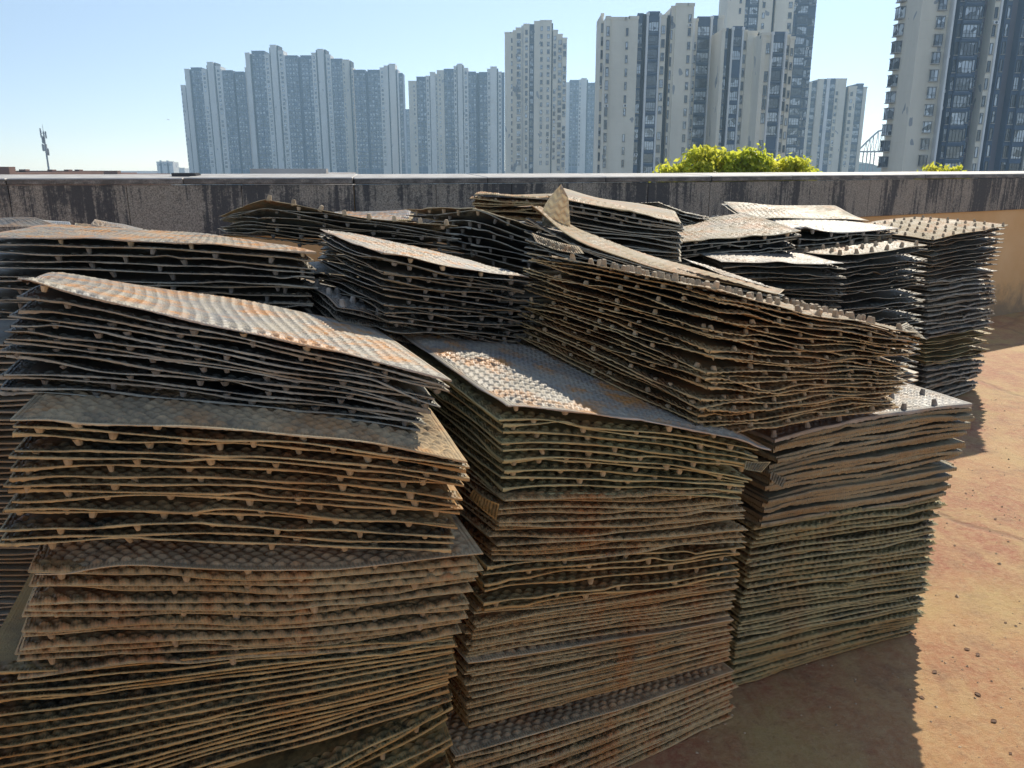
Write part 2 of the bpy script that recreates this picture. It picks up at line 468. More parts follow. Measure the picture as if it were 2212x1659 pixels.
def dimple(s, t, kind):
    """moulded relief in metres at (s, t) metres on the sheet"""
    if kind == ('drop',):            # relief lying below a raised rim
        return dimple(s, t, 'lump')*.9 - .0028
    if isinstance(kind, tuple):      # pillows that nest against the sheet above
        g, p0 = kind[1], kind[2]
        tt = np.maximum(t - .0025, 0)
        row = np.floor(tt / .011)
        u = s / kind[3] + .38*row + p0 + .10*np.sin(s*19 + row*1.7)
        a = np.abs(np.sin(np.pi*u)) ** .6
        b = np.abs(np.sin(np.pi*tt/.011)) ** .6
        hs = np.sin(np.floor(u)*12.9898 + row*78.233 + p0*40)*43758.5453
        return a*b*g*(.55 + .55*(hs - np.floor(hs)))
    if kind == 'wave':       # chevron scales with sharp crests, partly filled with mud
        wv = .004*np.sin(s*9.1 + 3*np.sin(t*5)) + .003*np.sin(t*13 + s*4)
        tri = np.abs((((s + wv)/.027) % 1.0)*2 - 1)
        ph = (t + wv)/.025 + .62*tri
        f = ph % 1.0
        h = np.where(f < .7, f/.7, (1-f)/.3)
        fill = .72 + .28*np.sin(s*14 + 2*np.sin(t*9))*np.sin(t*17 + 1)
        return (h - .5)*.0115*fill
    if kind == 'lump':       # staggered pillows
        row = np.floor(t / .0165)
        u = s / .030 + .5*(row % 2) + .12*np.sin(s*21 + row*1.7)
        a = np.abs(np.sin(np.pi*u)) ** .7
        b = np.abs(np.sin(np.pi*t/.0165)) ** .7
        return (a*b*.0092 - .004)*(1 + .35*np.sin(s*37 + row*2.1))
    z = np.sin(2*np.pi*t/.034)
    return np.sin(2*np.pi*(s / .026) + 1.3*z) * .0036

def smooth01(x): return np.clip(x, 0, 1)**2 * (3 - 2*np.clip(x, 0, 1))

class Sheet:
    """surface of one sheet: corners FL FR BL BR plus a mid-front bend"""
    def __init__(s, FL, FR, BL, BR, bend, rs, und, curl, gap, field):
        s.FL, s.FR, s.BL, s.BR, s.bend = FL, FR, BL, BR, bend
        s.L = np.linalg.norm(FR-FL); s.W = np.linalg.norm(BL-FL)
        nrm = np.cross(FR-FL, BL-FL); s.n = nrm/np.linalg.norm(nrm)
        s.k = [(rs.uniform(5, 22), rs.uniform(3, 14), rs.uniform(0, 6.28), rs.uniform(.3, 1)*und) for _ in range(4)]
        s.curl = [rs.normal(0, 1)*curl for _ in range(4)]
        s.gap, s.field, s.rs = gap, field, rs
        s.dent = [(rs.uniform(0, s.L), rs.normal(0, .17)*gap, rs.uniform(.02, .08)) for _ in range(4)]
        s.dentl = [(rs.uniform(0, s.W), rs.normal(0, .17)*gap, rs.uniform(.02, .08)) for _ in range(3)]
        s.lip = [(rs.uniform(0, 6.28), rs.uniform(18, 40)) for _ in range(2)]
    def base(s, u, v):
        u_, v_ = u[..., None], v[..., None]
        p = s.FL*(1-u_)*(1-v_) + s.FR*u_*(1-v_) + s.BL*(1-u_)*v_ + s.BR*u_*v_
        return p + s.bend*(4*u_*(1-u_))*(1-.5*v_)
    def offs(s, S, T):
        w = np.zeros_like(S)
        for a, b, ph, am in s.k: w += am*np.sin(a*S + b*T + ph)
        w += s.field(S, T)
        for c, a, g in s.dent: w += a*np.exp(-((S-c)/g)**2 - (T/.07)**2)
        for c, a, g in s.dentl: w += a*np.exp(-((T-c)/g)**2 - (S/.07)**2)
        for (cs, ct), c in zip(((0,0),(s.L,0),(0,s.W),(s.L,s.W)), s.curl):
            w += c*np.exp(-((S-cs)**2 + (T-ct)**2)/.014)
        return w

def grid_patch(sh, sv, tv, kind, border, amp, rim_t=None, lip=None, flip=False, lip_out=0.0, edges='fblr'):
    """sv, tv: metre coordinates. lip: drop of the rim below the tv[0] edge"""
    S, T = np.meshgrid(sv, tv)
    dS = np.full_like(S, 9.0)
    if 'l' in edges: dS = np.minimum(dS, S)
    if 'r' in edges: dS = np.minimum(dS, sh.L - S)
    if 'f' in edges: dS = np.minimum(dS, T)
    if 'b' in edges: dS = np.minimum(dS, sh.W - T)
    m = smooth01((dS - border) / (.012 if border > .004 else .004)) if border > 0 else np.ones_like(S)
    pts = sh.base(S/sh.L, T/sh.W)
    h = sh.offs(S, T) + dimple(S, T, kind)*m*amp
    pts = pts + sh.n*h[..., None]
    rim = np.where(dS < .003, 1.0, 0.0)
    UV = np.stack([S, dS], -1)
    return pts, rim, UV

def assemble(patches):
    vs, rs_, uvs, fs = [], [], [], []
    b = 0
    for pts, rim, UV in patches:
        r, c = pts.shape[:2]
        vs.append(pts.reshape(-1, 3)); rs_.append(rim.reshape(-1)); uvs.append(UV.reshape(-1, 2))
        i = np.arange(r*c).reshape(r, c) + b
        fs.append(np.stack([i[:-1,:-1], i[:-1,1:], i[1:,1:], i[1:,:-1]], -1).reshape(-1, 4))
        b += r*c
    return np.concatenate(vs), np.concatenate(rs_), np.concatenate(uvs), np.concatenate(fs)

def fast_mesh(name, V, rim, UV, F, mat, origin):
    me = bpy.data.meshes.new(name)
    me.vertices.add(len(V)); me.vertices.foreach_set('co', (V - origin).astype(np.float32).ravel())
    me.loops.add(F.size); me.loops.foreach_set('vertex_index', F.astype(np.int32).ravel())
    me.polygons.add(len(F))
    me.polygons.foreach_set('loop_start', np.arange(0, F.size, 4, dtype=np.int32))
    me.polygons.foreach_set('loop_total', np.full(len(F), 4, dtype=np.int32))
    me.polygons.foreach_set('use_smooth', np.ones(len(F), dtype=bool))
    a = me.attributes.new('rim', 'FLOAT', 'POINT'); a.data.foreach_set('value', rim.astype(np.float32))
    ul = me.uv_layers.new(name='UVMap'); ul.data.foreach_set('uv', UV[F.ravel()].astype(np.float32).ravel())
    me.materials.append(mat)
    me.update(calc_edges=True); me.validate()
    return me

PEG = {}
def peg_mesh(mat, up):
    key = (mat.name, up)
    if key not in PEG:
        n = 8; sg = 1 if up else -1
        prof = [(.0105, -.002 if up else .0005), (.0082, .012), (.0066, .0185), (.0052, .020)]
        vs = [(r*math.cos(2*math.pi*i/n), r*math.sin(2*math.pi*i/n), sg*z) for r, z in prof for i in range(n)]
        fs = [(k*n+i, k*n+(i+1) % n, (k+1)*n+(i+1) % n, (k+1)*n+i) for k in range(3) for i in range(n)]
        fs.append(tuple(range(3*n, 4*n)))
        if not up: fs = [f[::-1] for f in fs]
        PEG[key] = mesh_from('peg', vs, fs, [mat], smooth=False)
    return PEG[key]

BULK = []         # sheets past the limit, joined into one stuff object
COUNT = dict(sheet=0, peg=0, tris=0)

def bundle(desc, n, t0, t1, b0, b1, tl=None, bl=None, tr=None, br=None, v=None, vr=None, style='rail', mat='dark', top_mat=None, top_kind='wave',
           faces='f', pegs=None, peg_step=.13, top_depth=None, top_pegs=None, tm=None, bm=None, und=.0016, curl=.004, jit=.005,
           kind='lump', ds=.0052, seed=1, stuff_below=None, group=None, top_label=None, shift=None, peg_side=False, top_curl=None, lipk=1.0):
    """a loose stack of n sheets between a bottom and a top outline given at the front corners"""
    rs = np.random.RandomState(seed)
    T0, T1, B0, B1 = P(*t0), P(*t1), P(*b0), P(*b1)
    if tl is not None:
        VT = P(*tl) - T0; VB = (P(*bl) - B0) if bl is not None else VT
        VTr, VBr = VT, VB
    else:
        VT = VB = np.array(v, float); VTr = VBr = np.array(vr if vr is not None else v, float)
    if vr is not None: VTr = VBr = np.array(vr, float)
    if tr is not None:
        VTr = P(*tr) - T1; VBr = (P(*br) - B1) if br is not None else VTr
    bt = (P(*tm) - (T0+T1)/2) if tm is not None else np.zeros(3)
    bb = (P(*bm) - (B0+B1)/2) if bm is not None else (bt*0 if tm is None else bt)
    bk = [(rs.uniform(4, 11), rs.uniform(2, 7), rs.uniform(0, 6.28), rs.uniform(-2.2, 2.2)) for _ in range(3)]
    gap = np.linalg.norm((T0-B0)+(T1-B1))/2/max(n-1, 1)
    m0 = M[mat]
    ex = np.array([1.0, 0, 0]); ey = np.array([0, 1.0, 0])
    for i in range(n):
        w = i/(n-1) if n > 1 else 1.0
        istop = (i == n-1)
        wj = np.clip(w + (rs.normal(0, .20)/n if not istop and i > 0 else 0), 0, 1)
        FL, FR = B0*(1-wj)+T0*wj, B1*(1-wj)+T1*wj
        vl_, vr_ = VB*(1-wj)+VT*wj, VBr*(1-wj)+VTr*wj
        d = (FR-FL)/np.linalg.norm(FR-FL); dv = vl_/np.linalg.norm(vl_)
        off = d*rs.normal(0, jit) + dv*rs.normal(0, jit)
        if shift is not None: off = off + np.array(shift)*0
        rot = rs.normal(0, jit*.6)
        FL = FL + off - dv*rot; FR = FR + off + dv*rot
        bend = bb*(1-wj) + bt*wj
        def field(S, T, wj=wj):
            z = 0
            for a, b, ph, wv in bk: z = z + .0022*np.sin(a*S + b*T + ph + wv*wj)
            return z
        cu = curl if not (istop and top_curl is not None) else 0
        sh = Sheet(FL, FR, FL+vl_, FR+vr_, bend, rs, und*(1 if not istop else .6), cu, gap, field)
        if istop and top_curl is not None: sh.curl = list(top_curl)
        lip = (.0043 if style == 'rail' else .0085 if style == 'flange' else .0020)*lipk
        border = .003 if style == 'rail' else .022 if style == 'flange' else .0015
        amp = 1.0
        sk = kind
        if style == 'rail' and kind == 'lump': sk = ('drop',)
        if style == 'ruffle' and kind == 'lump':
            sk = ('edge', gap*.60, rs.uniform(0, 1), .030 if mat == 'brown' and T0[1] < 1.5 else .025)
        L, W = sh.L, sh.W
        exposed = istop and top_depth is not None
        patches = []
        dd = .036
        if exposed:
            td = min(top_depth, W)
            k2 = top_kind
            g_ = .0038 if T0[1] < 1.8 else (.0052 if T0[1] < 2.7 else .0072)
            sv = np.linspace(0, L, max(8, int(L/g_)))
            tv = np.linspace(0, td, max(6, int(td/g_)))
            patches.append(grid_patch(sh, sv, tv, k2, .012, 1.0))
            if td < W - .02:
                patches.append(grid_patch(sh, np.linspace(0, L, 24), np.linspace(td, W, 12), k2, 0, 0))
        else:
            tv = np.concatenate([np.arange(0, dd, .0040 if ds < .008 else .006), [dd+.004]])
            if 'f' in faces:
                patches.append(grid_patch(sh, np.linspace(0, L, int(L/ds)), tv, sk, border, amp))
                f0 = tv[-1]
            else: f0 = 0
            l0 = r0 = 0
            if 'l' in faces:
                p = grid_patch(sh, tv, np.linspace(f0, W, int(W/ds)), sk if sk == ('drop',) else kind, border, amp)
                patches.append(p); l0 = tv[-1]
            if 'r' in faces:
                p = grid_patch(sh, L - tv[::-1], np.linspace(f0, W, int(W/ds)), kind, border, amp)
                patches.append(p); r0 = tv[-1]
            patches.append(grid_patch(sh, np.linspace(l0, L-r0, 12), np.linspace(f0, W, 10), kind, 0, 0))
        # turned-down rims of the visible edges
        for e in faces:
            k = int((L if e == 'f' else W)/(.006 if ds < .008 else .010))
            q = np.linspace(0, L if e == 'f' else W, k)
            z = np.zeros_like(q)
            S, T = (q, z) if e == 'f' else ((z, q) if e == 'l' else (z+L, q))
            base = sh.base(S/L, T/W)
            hh = sh.offs(S, T)
            if border < .005 and not isinstance(sk, tuple):
                hh = hh + (dimple(S, T+.009, kind)*.16 if not exposed else 0)
            outv = -dv if e == 'f' else (-d if e == 'l' else d)
            lw = lip*(.55 + .45*np.sin(q*sh.lip[0][1]*.5 + sh.lip[0][0])**2) if style != 'ruffle' else np.full_like(q, lip)
            if style == 'flange': lw = np.full_like(q, gap*.88)*(.9 + .1*np.sin(q*sh.lip[0][1] + sh.lip[0][0]))
            # ends of a rail flare open
            if style == 'rail': lw = lw*(1 + .9*np.exp(-(q/.05)**2)*(rs.rand() < .5) + .7*np.exp(-((q-q[-1])/.05)**2)*(rs.rand() < .4))
            lw = lw*(1 + (.26 if mat == 'muddy' and pegs == 'up' else .10)*np.interp(np.arange(k), np.arange(0, k+3, 1.0), rs.normal(0, 1, k+3)).clip(-1.5, 2.2))
            rows = []
            for a_, o_ in ((-1.0, .0012), (-.45, .0016), (0.0, .0004), (0.0, -.0030)):
                rows.append(base + sh.n*(hh + a_*lw)[:, None] + outv*o_)
            pts = np.stack(rows)
            rim = np.ones(pts.shape[:2]); rim[3] = .45; rim[0] = .8
            uv = np.stack([np.tile(q, (4, 1)), np.zeros(pts.shape[:2])], -1)
            patches.append((pts, rim, uv))
        V, rim, UV, F = assemble(patches)
        COUNT['tris'] += 2*len(F)
        mt = M[top_mat] if (exposed and top_mat) else m0
        if stuff_below is not None and i < stuff_below:
            BULK.append((V, rim, UV, F, mt)); continue
        org = (FL+FR)/2
        o = link('plastic_sheet', fast_mesh('plastic_sheet', V, rim, UV, F, mt, org), None, org)
        COUNT['sheet'] += 1
        rank = n - i
        if istop: lab = top_label or ('top sheet of the ' + desc)
        elif i == 0: lab = 'bottom sheet of the ' + desc
        else: lab = ORD[rank] + ' sheet down in the ' + desc
        tag(o, lab, 'plastic sheet', group or 'stacked fill sheets')
        # spacer pegs
        def peg(S, T, up, h, size=1.0):
            S = np.array([S]); T = np.array([T])
            p = (sh.base(S/L, T/W) + sh.n*sh.offs(S, T)[:, None])[0]
            if not up: p = p - sh.n*.0045
            pg = link('peg', peg_mesh(M['peg_' + (top_mat if (exposed and top_mat) else mat)], up), o, p - org)
            sc = h/.020
            pg.scale = (size, size, sc)
            pg.rotation_euler = (rs.normal(0, .13), rs.normal(0, .13), rs.uniform(0, .8))
            COUNT['peg'] += 1
        if pegs:
            up = pegs == 'up'
            if not (up and istop and top_pegs is None) and not (not up and i == 0 and False):
                ph = (.25 if i % 2 else .75)*peg_step + rs.normal(0, .006)
                edges_ = [('f', L)] if not peg_side else [('f', L), ('l', W)]
                for e, LL in edges_:
                    q = ph
                    while q < LL - .01:
                        inn = (.0115 if not up else .014) + abs(rs.normal(0, .002))
                        S, T = (q, inn) if e == 'f' else (inn, q)
                        if rs.rand() > .20 and not (istop and up): peg(S, T, up, min(.021, gap*.92)*(rs.uniform(.55, 1.0) if rs.rand() < .4 else 1), rs.uniform(.66, .95))
                        q += peg_step + rs.normal(0, .009)
        if istop and top_pegs:
            for (S, T) in top_pegs(L, W, rs):
                peg(S, T, True, .020, .95)

def peg_grid(step_s, step_t, tmax, keep=1.0):
    def f(L, W, rs):
        out, r, t = [], 0, .02
        while t < min(W, tmax):
            s = .02 + (step_s/2 if r % 2 else 0)
            while s < L-.01:
                if rs.rand() < keep: out.append((s + rs.normal(0, .003), t))
                s += step_s
            t += step_t; r += 1
        return out
    return f

# front column at the corner of the picture, floor upwards
vL = (-.20, .64, 0)
bundle('lowest loose bundle with hanging pegs', 8, (-140,1745,1.36), (975,1512,1.50), (-140,1900,1.36), (968,1660,1.50), v=vL, tm=(480,1722,1.43), bm=(480,1850,1.43),
       style='rail', mat='olive', pegs='down', peg_step=.17, seed=11, curl=.008, jit=.007, top_label='bent sheet with broken pegged rim lifting above the lowest loose bundle')
bundle('tightly packed bundle with flat tan edges', 22, (-50,1462,1.36), (986,1376,1.50), (-140,1850,1.37), (970,1506,1.51), v=vL,
       style='rail', mat='tan', seed=12, und=.0012, curl=.004, jit=.006, lipk=1.0)
bundle('bumpy brown bundle under the tan-rimmed stack', 13, (72,1212,1.37), (1042,1200,1.52), (28,1452,1.37), (988,1372,1.52), v=(-.22,.62,0), faces='fl',
       style='ruffle', mat='brown', top_mat='mud_top', top_kind='lump', top_depth=.2, seed=13, tm=(540,1228,1.44), bm=(520,1418,1.44), curl=.007, pegs='down', peg_step=.24,
       top_curl=(-.022, .0, 0, 0), top_label='grey curling sheet on top of the bumpy brown bundle')
bundle('tan-rimmed bundle directly below the rust-streaked one', 15, (28,902,1.36), (1013,990,1.50), (-5,1172,1.36), (975,1186,1.50), v=vL, faces='fl',
       style='rail', mat='muddy', top_mat='mud_top', top_kind='lump', top_depth=.34, seed=14, pegs='down', peg_step=.135, tm=(540,928,1.43), bm=(480,1172,1.43), jit=.005)
bundle('tilted bundle with rust-streaked sunlit top', 14, (34,622,1.52), (972,822,1.60), (-6,850,1.52), (905,922,1.60), tl=(112,586,2.08), bl=(60,800,2.08), tr=(806,705,2.16), br=(800,850,2.16), faces='fl',
       style='rail', mat='dark', top_mat='top', top_depth=.7, seed=15, pegs='down', peg_step=.13, tm=(500,708,1.56), bm=(480,880,1.56), curl=.006,
       top_curl=(.018, .0, .0, 0), top_label='rust-streaked sunlit sheet with upturned corner on the tilted bundle')

# middle column
vC = (-.30, .56, 0)
bundle('bundle standing on the floor in the middle column', 16, (985,1636,1.60), (1583,1450,2.06), (980,1826,1.60), (1584,1548,2.07), v=vC, style='ruffle', mat='brown', faces='fr',
       top_mat='mud_top', top_kind='lump', top_depth=.16, seed=21, curl=.003)
bundle('second bundle from the floor in the middle column', 18, (1010,1432,1.64), (1580,1338,1.99), (1012,1580,1.64), (1578,1420,1.99), v=vC, style='ruffle', mat='brown', faces='fl', seed=22,
       top_mat='mud_top', top_kind='lump', top_depth=.1)
bundle('rust-stained bundle below the six black-gapped sheets', 13, (1032,1332,1.66), (1598,1240,1.96), (1008,1420,1.66), (1580,1328,1.96), v=vC, style='ruffle', mat='brown', faces='fl', seed=23)
bundle('thin bundle of widely gapped pegged sheets', 6, (1052,1222,1.66), (1602,1176,1.93), (1046,1320,1.66), (1594,1242,1.93), v=vC, style='rail', mat='tan', faces='fl', seed=24, pegs='down', peg_step=.16, peg_side=True)
bundle('crusty brown bundle under the half-shaded bundle', 12, (1088,1078,1.68), (1604,1064,1.90), (1052,1210,1.68), (1602,1170,1.90), v=vC, style='ruffle', mat='brown', faces='fl', seed=25, und=.002)
bundle('bundle whose top lies half in shade', 12, (1087,882,1.70), (1656,968,1.88), (1083,1068,1.70), (1592,1076,1.88), tl=(830,700,2.25), bl=(845,880,2.25), style='rail', mat='olive', faces='fl',
       top_mat='top', top_depth=.72, seed=26, pegs='down', peg_step=.13, tm=(1380,905,1.79), bm=(1330,1064,1.79), curl=.005,
       top_label='wide sheet lying half in shade beside the rust-streaked bundle')

# right column
vR = (-.28, .62, 0)
bundle('bottom bundle of the column beside the open floor', 21, (1602,1302,2.21), (2012,1246,2.53), (1579,1488,2.20), (1978,1366,2.53), v=vR, style='ruffle', mat='olive', faces='flr', seed=31, ds=.006, curl=.004, stuff_below=8)
bundle('middle bundle of the column beside the open floor', 16, (1628,1142,2.23), (2034,1078,2.54), (1604,1296,2.22), (2013,1240,2.53), v=vR, style='ruffle', mat='olive', faces='flr', seed=32, ds=.007)
bundle('flange-edged bundle atop the column by the open floor', 21, (1680,950,2.26), (2110,870,2.55), (1642,1134,2.24), (2042,1064,2.54), v=vR, style='flange', mat='flange', faces='flr', lipk=1.45,
       top_mat='top_grey', top_depth=.62, top_pegs=peg_grid(.13, .11, .6), seed=33, ds=.007, tm=(1895,898,2.4), bm=(1840,1098,2.4), jit=.006, curl=.006,
       top_label='pegged sheet glinting on the column by the open floor')

# big leaning bundle across the middle and right columns
bundle('big leaning bundle with mud-caked edges', 24, (1558,634,1.90), (1988,722,2.42), (1506,942,1.86), (1935,878,2.42), tl=(1150,540,2.40), bl=(1112,736,2.40), style='rail', mat='muddy', faces='fl',
       top_mat='top_brown', top_depth=.3, top_pegs=peg_grid(.085, .06, .62, .8), seed=41, pegs='up', peg_step=.14, peg_side=True, curl=.008, jit=.007, und=.003, kind='wave', lipk=.75,
       top_label='muddy sheet with upright pegs on the big leaning bundle')

# second row
bundle('long bundle behind the rust-streaked one', 12, (-70,514,2.25), (682,546,2.30), (-70,690,2.25), (674,694,2.30), v=(-.10,.62,0), vr=(-.2,.50,-.03), style='rail', mat='dark', faces='fr',
       top_mat='top', top_depth=.66, seed=51, pegs='down', peg_step=.17, tm=(330,520,2.28), bm=(330,694,2.28), jit=.005, curl=.005, ds=.007)
bundle('low bundle showing grey pegged ledge beneath the peaked bundle', 5, (732,660,2.08), (1112,745,2.34), (734,725,2.08), (1112,790,2.34), tl=(650,600,2.62), bl=(650,650,2.62), style='ruffle', mat='dark', faces='fl', top_mat='top_grey', top_kind='lump',
       top_depth=.5, top_pegs=peg_grid(.10, .10, .5), seed=52, ds=.007)
bundle('bundle with pointed sunlit top beside the big leaning one', 15, (824,548,2.05), (1140,602,2.35), (836,704,2.05), (1114,735,2.35), tl=(690,493,2.60), bl=(692,652,2.60), style='rail', mat='dark', faces='flr',
       top_mat='top', top_depth=.66, seed=53, pegs='down', peg_step=.12, und=.003, ds=.007, curl=.006, lipk=.6)
# third row, in front of the parapet
bundle('creased bundle with pegs in front of the granite', 9, (571,438,2.9), (987,494,2.9), (574,516,2.9), (986,552,2.9), tl=(473,461,3.25), bl=(475,504,3.25), style='rail', mat='dark', faces='fl', top_pegs=peg_grid(.09, .09, .05),
       top_mat='top_brown', top_depth=.3, seed=54, pegs='down', peg_step=.17, und=.003, ds=.008, lipk=.6, curl=.006)
bundle('pair of pale sheets behind the creased pegged bundle', 3, (690,476,3.25), (884,474,3.25), (690,484,3.25), (884,482,3.25), v=(-.06,.6,.0), style='ruffle', mat='tan', top_mat='top', top_depth=.6, seed=55, ds=.009)
bundle('short bundle with tan fold before the granite', 8, (1022,453,2.95), (1250,517,3.05), (1020,552,2.95), (1250,604,3.05), tl=(876,449,3.45), bl=(876,530,3.45), style='rail', mat='dark', faces='fl', top_mat='top_brown', top_depth=.1,
       seed=56, pegs='down', peg_step=.12, peg_side=True, ds=.008, und=.003)
bundle('highest rear bundle with honeycomb face', 8, (1018,423,3.55), (1200,428,3.55), (1020,474,3.55), (1200,478,3.55), v=(0,.6,0), style='ruffle', mat='brown', faces='fl', seed=57, pegs='up', peg_step=.06, ds=.009, und=.0035, stuff_below=6)
bundle('sloping rear bundle beyond the upright torn piece', 13, (1185,426,3.0), (1476,476,3.0), (1190,540,3.0), (1472,558,3.0), v=(.08,.6,.01), style='rail', mat='dark', faces='fr', top_mat='top_brown', top_depth=.2, seed=58, stuff_below=8, pegs='up', peg_step=.10, ds=.008, und=.002, curl=.006)
bundle('peaked bundle furthest back', 6, (1420,438,3.7), (1535,472,3.9), (1420,470,3.7), (1535,500,3.9), tl=(1285,439,4.15), bl=(1285,470,4.15), style='ruffle', mat='dark', faces='fl', seed=59, ds=.01, stuff_below=5)
bundle('curved bundle between the leaning and sloping ones', 9, (1140,456,2.55), (1676,634,2.46), (1128,562,2.55), (1660,668,2.46), tl=(1160,459,2.86), bl=(1160,560,2.86), tr=(1690,630,2.76), br=(1690,655,2.78), style='ruffle', mat='dark', faces='fl', top_mat='top_brown', top_depth=.5, seed=60,
       tm=(1350,556,2.50), bm=(1340,590,2.50), ds=.008, und=.003, curl=.008, top_curl=(.02,0,.02,.01), kind='wave', lipk=1.5)
# cluster in front of the ochre wall
bundle('bundle with dusty brown dimpled top beside the sloping one', 6, (1400,534,3.2), (1730,497,3.35), (1402,580,3.2), (1716,547,3.35), v=(-.05,.66,.03), style='rail', mat='dark', faces='fr', top_mat='top_brown', top_depth=.66, seed=61, pegs='down', peg_step=.10, ds=.008, curl=.006)
bundle('bundle with the brightest glaring top', 5, (1726,506,3.5), (1942,492,3.7), (1722,546,3.5), (1918,526,3.7), v=(-.12,.66,.0), style='rail', mat='dark', faces='flr', top_mat='top_grey', top_depth=.66, seed=62, pegs='down', peg_step=.09, ds=.008, curl=.008)
bundle('flat pegged pair behind the glaring top', 3, (1560,484,4.15), (1850,487,4.2), (1560,496,4.15), (1850,499,4.2), v=(-.1,.6,.0), style='ruffle', mat='dark', top_mat='top_grey', top_depth=.6, top_pegs=peg_grid(.13,.11,.6), seed=63, ds=.01)
bundle('single warped sheet nearest the granite', 2, (1608,466,4.5), (1874,476,4.4), (1608,470,4.5), (1874,480,4.4), v=(.0,.5,.05), style='ruffle', mat='dark', top_mat='top_brown', top_depth=.5, seed=64, ds=.01, und=.004)
bundle('even bundle with small bright triangle on top', 16, (1560,568,3.05), (1828,573,3.1), (1560,706,3.05), (1812,716,3.1), v=(-.10,.6,.03), style='rail', mat='dark', faces='fr', top_mat='top_grey', top_depth=.6, seed=65, ds=.008, lipk=.5, stuff_below=15)
bundle('tall bundle with pegged brown top beside the highest column', 24, (1816,555,3.2), (2004,526,3.5), (1808,800,3.2), (1985,790,3.5), v=(-.22,.56,.0), style='rail', mat='dark', faces='flr', top_mat='top_brown', top_depth=.6,
       top_pegs=peg_grid(.10,.10,.6), seed=66, ds=.008, lipk=.5, stuff_below=22, curl=.005)
vv = (-.36, .62, .03)
segs = [(2014,516,5.30, 2176,485,5.70, 2004,612,5.28, 2150,592,5.70, 12, 'drab', 'rail'),
        (2004,612,5.28, 2146,592,5.70, 2002,662,5.28, 2150,640,5.72, 7, 'drab', 'ruffle'),
        (2000,664,5.28, 2152,642,5.72, 1998,728,5.27, 2142,706,5.73, 8, 'drab', 'ruffle'),
        (1998,730,5.27, 2146,708,5.73, 2000,788,5.27, 2130,770,5.74, 8, 'olive', 'rail'),
        (1998,790,5.26, 2128,772,5.74, 1996,880,5.25, 2110,842,5.75, 9, 'drab', 'ruffle')]
for k, (a,b_,c,d_,e,f,g,h_,i_,j,k2,l,n_,mt_,st_) in enumerate(segs):
    bundle('highest column near the ochre wall', n_, (a,b_,c), (d_,e,f), (g,h_,i_), (j,k2,l), v=vv, style=st_, mat=mt_, faces='flr', seed=70+k, ds=.012, lipk=.8, und=.002,
           top_mat='top_brown' if k == 0 else None, top_depth=.74 if k == 0 else None, top_pegs=peg_grid(.11,.10,.74) if k == 0 else None,
           stuff_below=(n_-1 if k == 0 else n_), top_label='pegged orange-grey sheet topping the highest column near the ochre wall', jit=.008)

# buried lower sheets that carry the rear rows (mostly hidden)
def support(c0, c1, v, ztop, z0=0.0, gap=.019, mat='dark', seed=0):
    rs = np.random.RandomState(seed)
    n = int((ztop - z0)/gap)
    for i in range(n):
        z = z0 + gap*i + .004
        j = rs.normal(0, .006, 2)
        a = np.array([c0[0]+j[0], c0[1]+j[1], z]); b = np.array([c1[0]+j[0], c1[1]+j[1], z]); vv_ = np.array([v[0], v[1], 0])
        sh = Sheet(a, b, a+vv_, b+vv_, np.zeros(3), rs, .002, .003, gap, lambda S, T: 0*S)
        pt = [grid_patch(sh, np.linspace(0, sh.L, 24), np.linspace(0, sh.W, 6), 'wave', .01, 0)]
        q = np.linspace(0, sh.L, 30); base = sh.base(q/sh.L, q*0); hh = sh.offs(q, q*0)
        rows = np.stack([base + sh.n*(hh-.005)[:, None], base + sh.n*hh[:, None]])
        pt.append((rows, np.ones(rows.shape[:2]), np.stack([np.tile(q, (2,1)), np.zeros(rows.shape[:2])], -1)))
        V, rim, UV, F = assemble(pt)
        BULK.append((V, rim, UV, F, M[mat]))
def sup_from(t0, t1, v, ztop, **kw):
    a, b = P(*t0), P(*t1); support((a[0], a[1]), (b[0], b[1]), v, ztop, **kw)
support((-1.0, 1.37), (-.14, 1.5), (-.2,.62), .26, seed=1, mat='olive')
sup_from((-330,690,2.27), (674,694,2.32), (-.1,.6), 1.13, seed=2)  # left end added past the long bundle, darkening a gap onto sunlit floor
sup_from((836,704,2.30), (1114,735,2.42), (-.3,.5), 1.05, seed=3)
sup_from((574,516,2.95), (986,552,2.95), (-.2,.4), 1.24, seed=4)
sup_from((1020,552,3.0), (1250,604,3.1), (-.25,.5), 1.15, seed=5)
sup_from((1018,470,3.56), (1200,474,3.56), (0,.6), 1.36, seed=6)
sup_from((1190,540,3.02), (1500,558,3.02), (.05,.5), 1.24, seed=7)
sup_from((690,480,3.3), (884,480,3.3), (-.05,.6), 1.36, seed=8)
sup_from((1300,600,2.5), (1660,650,2.5), (.05,.4), .98, seed=9)
sup_from((1410,570,3.3), (1730,547,3.4), (-.05,.5), 1.20, seed=10)
sup_from((1722,546,3.55), (1918,526,3.75), (-.12,.6), 1.20, seed=12)
sup_from((1560,490,4.2), (1850,490,4.25), (-.1,.55), 1.28, seed=13)
sup_from((1560,706,3.07), (1812,716,3.12), (-.1,.58), .95, seed=14)
sup_from((1808,800,3.22), (1985,790,3.52), (-.22,.55), .74, seed=15)
sup_from((-60,495,3.0), (310,497,3.0), (-.05,.32), 1.345, seed=18)
sup_from((1420,470,3.75), (1535,500,3.95), (-.4,.4), 1.36, seed=16)
sup_from((1608,470,4.5), (1874,480,4.4), (0,.5), 1.30, seed=17)

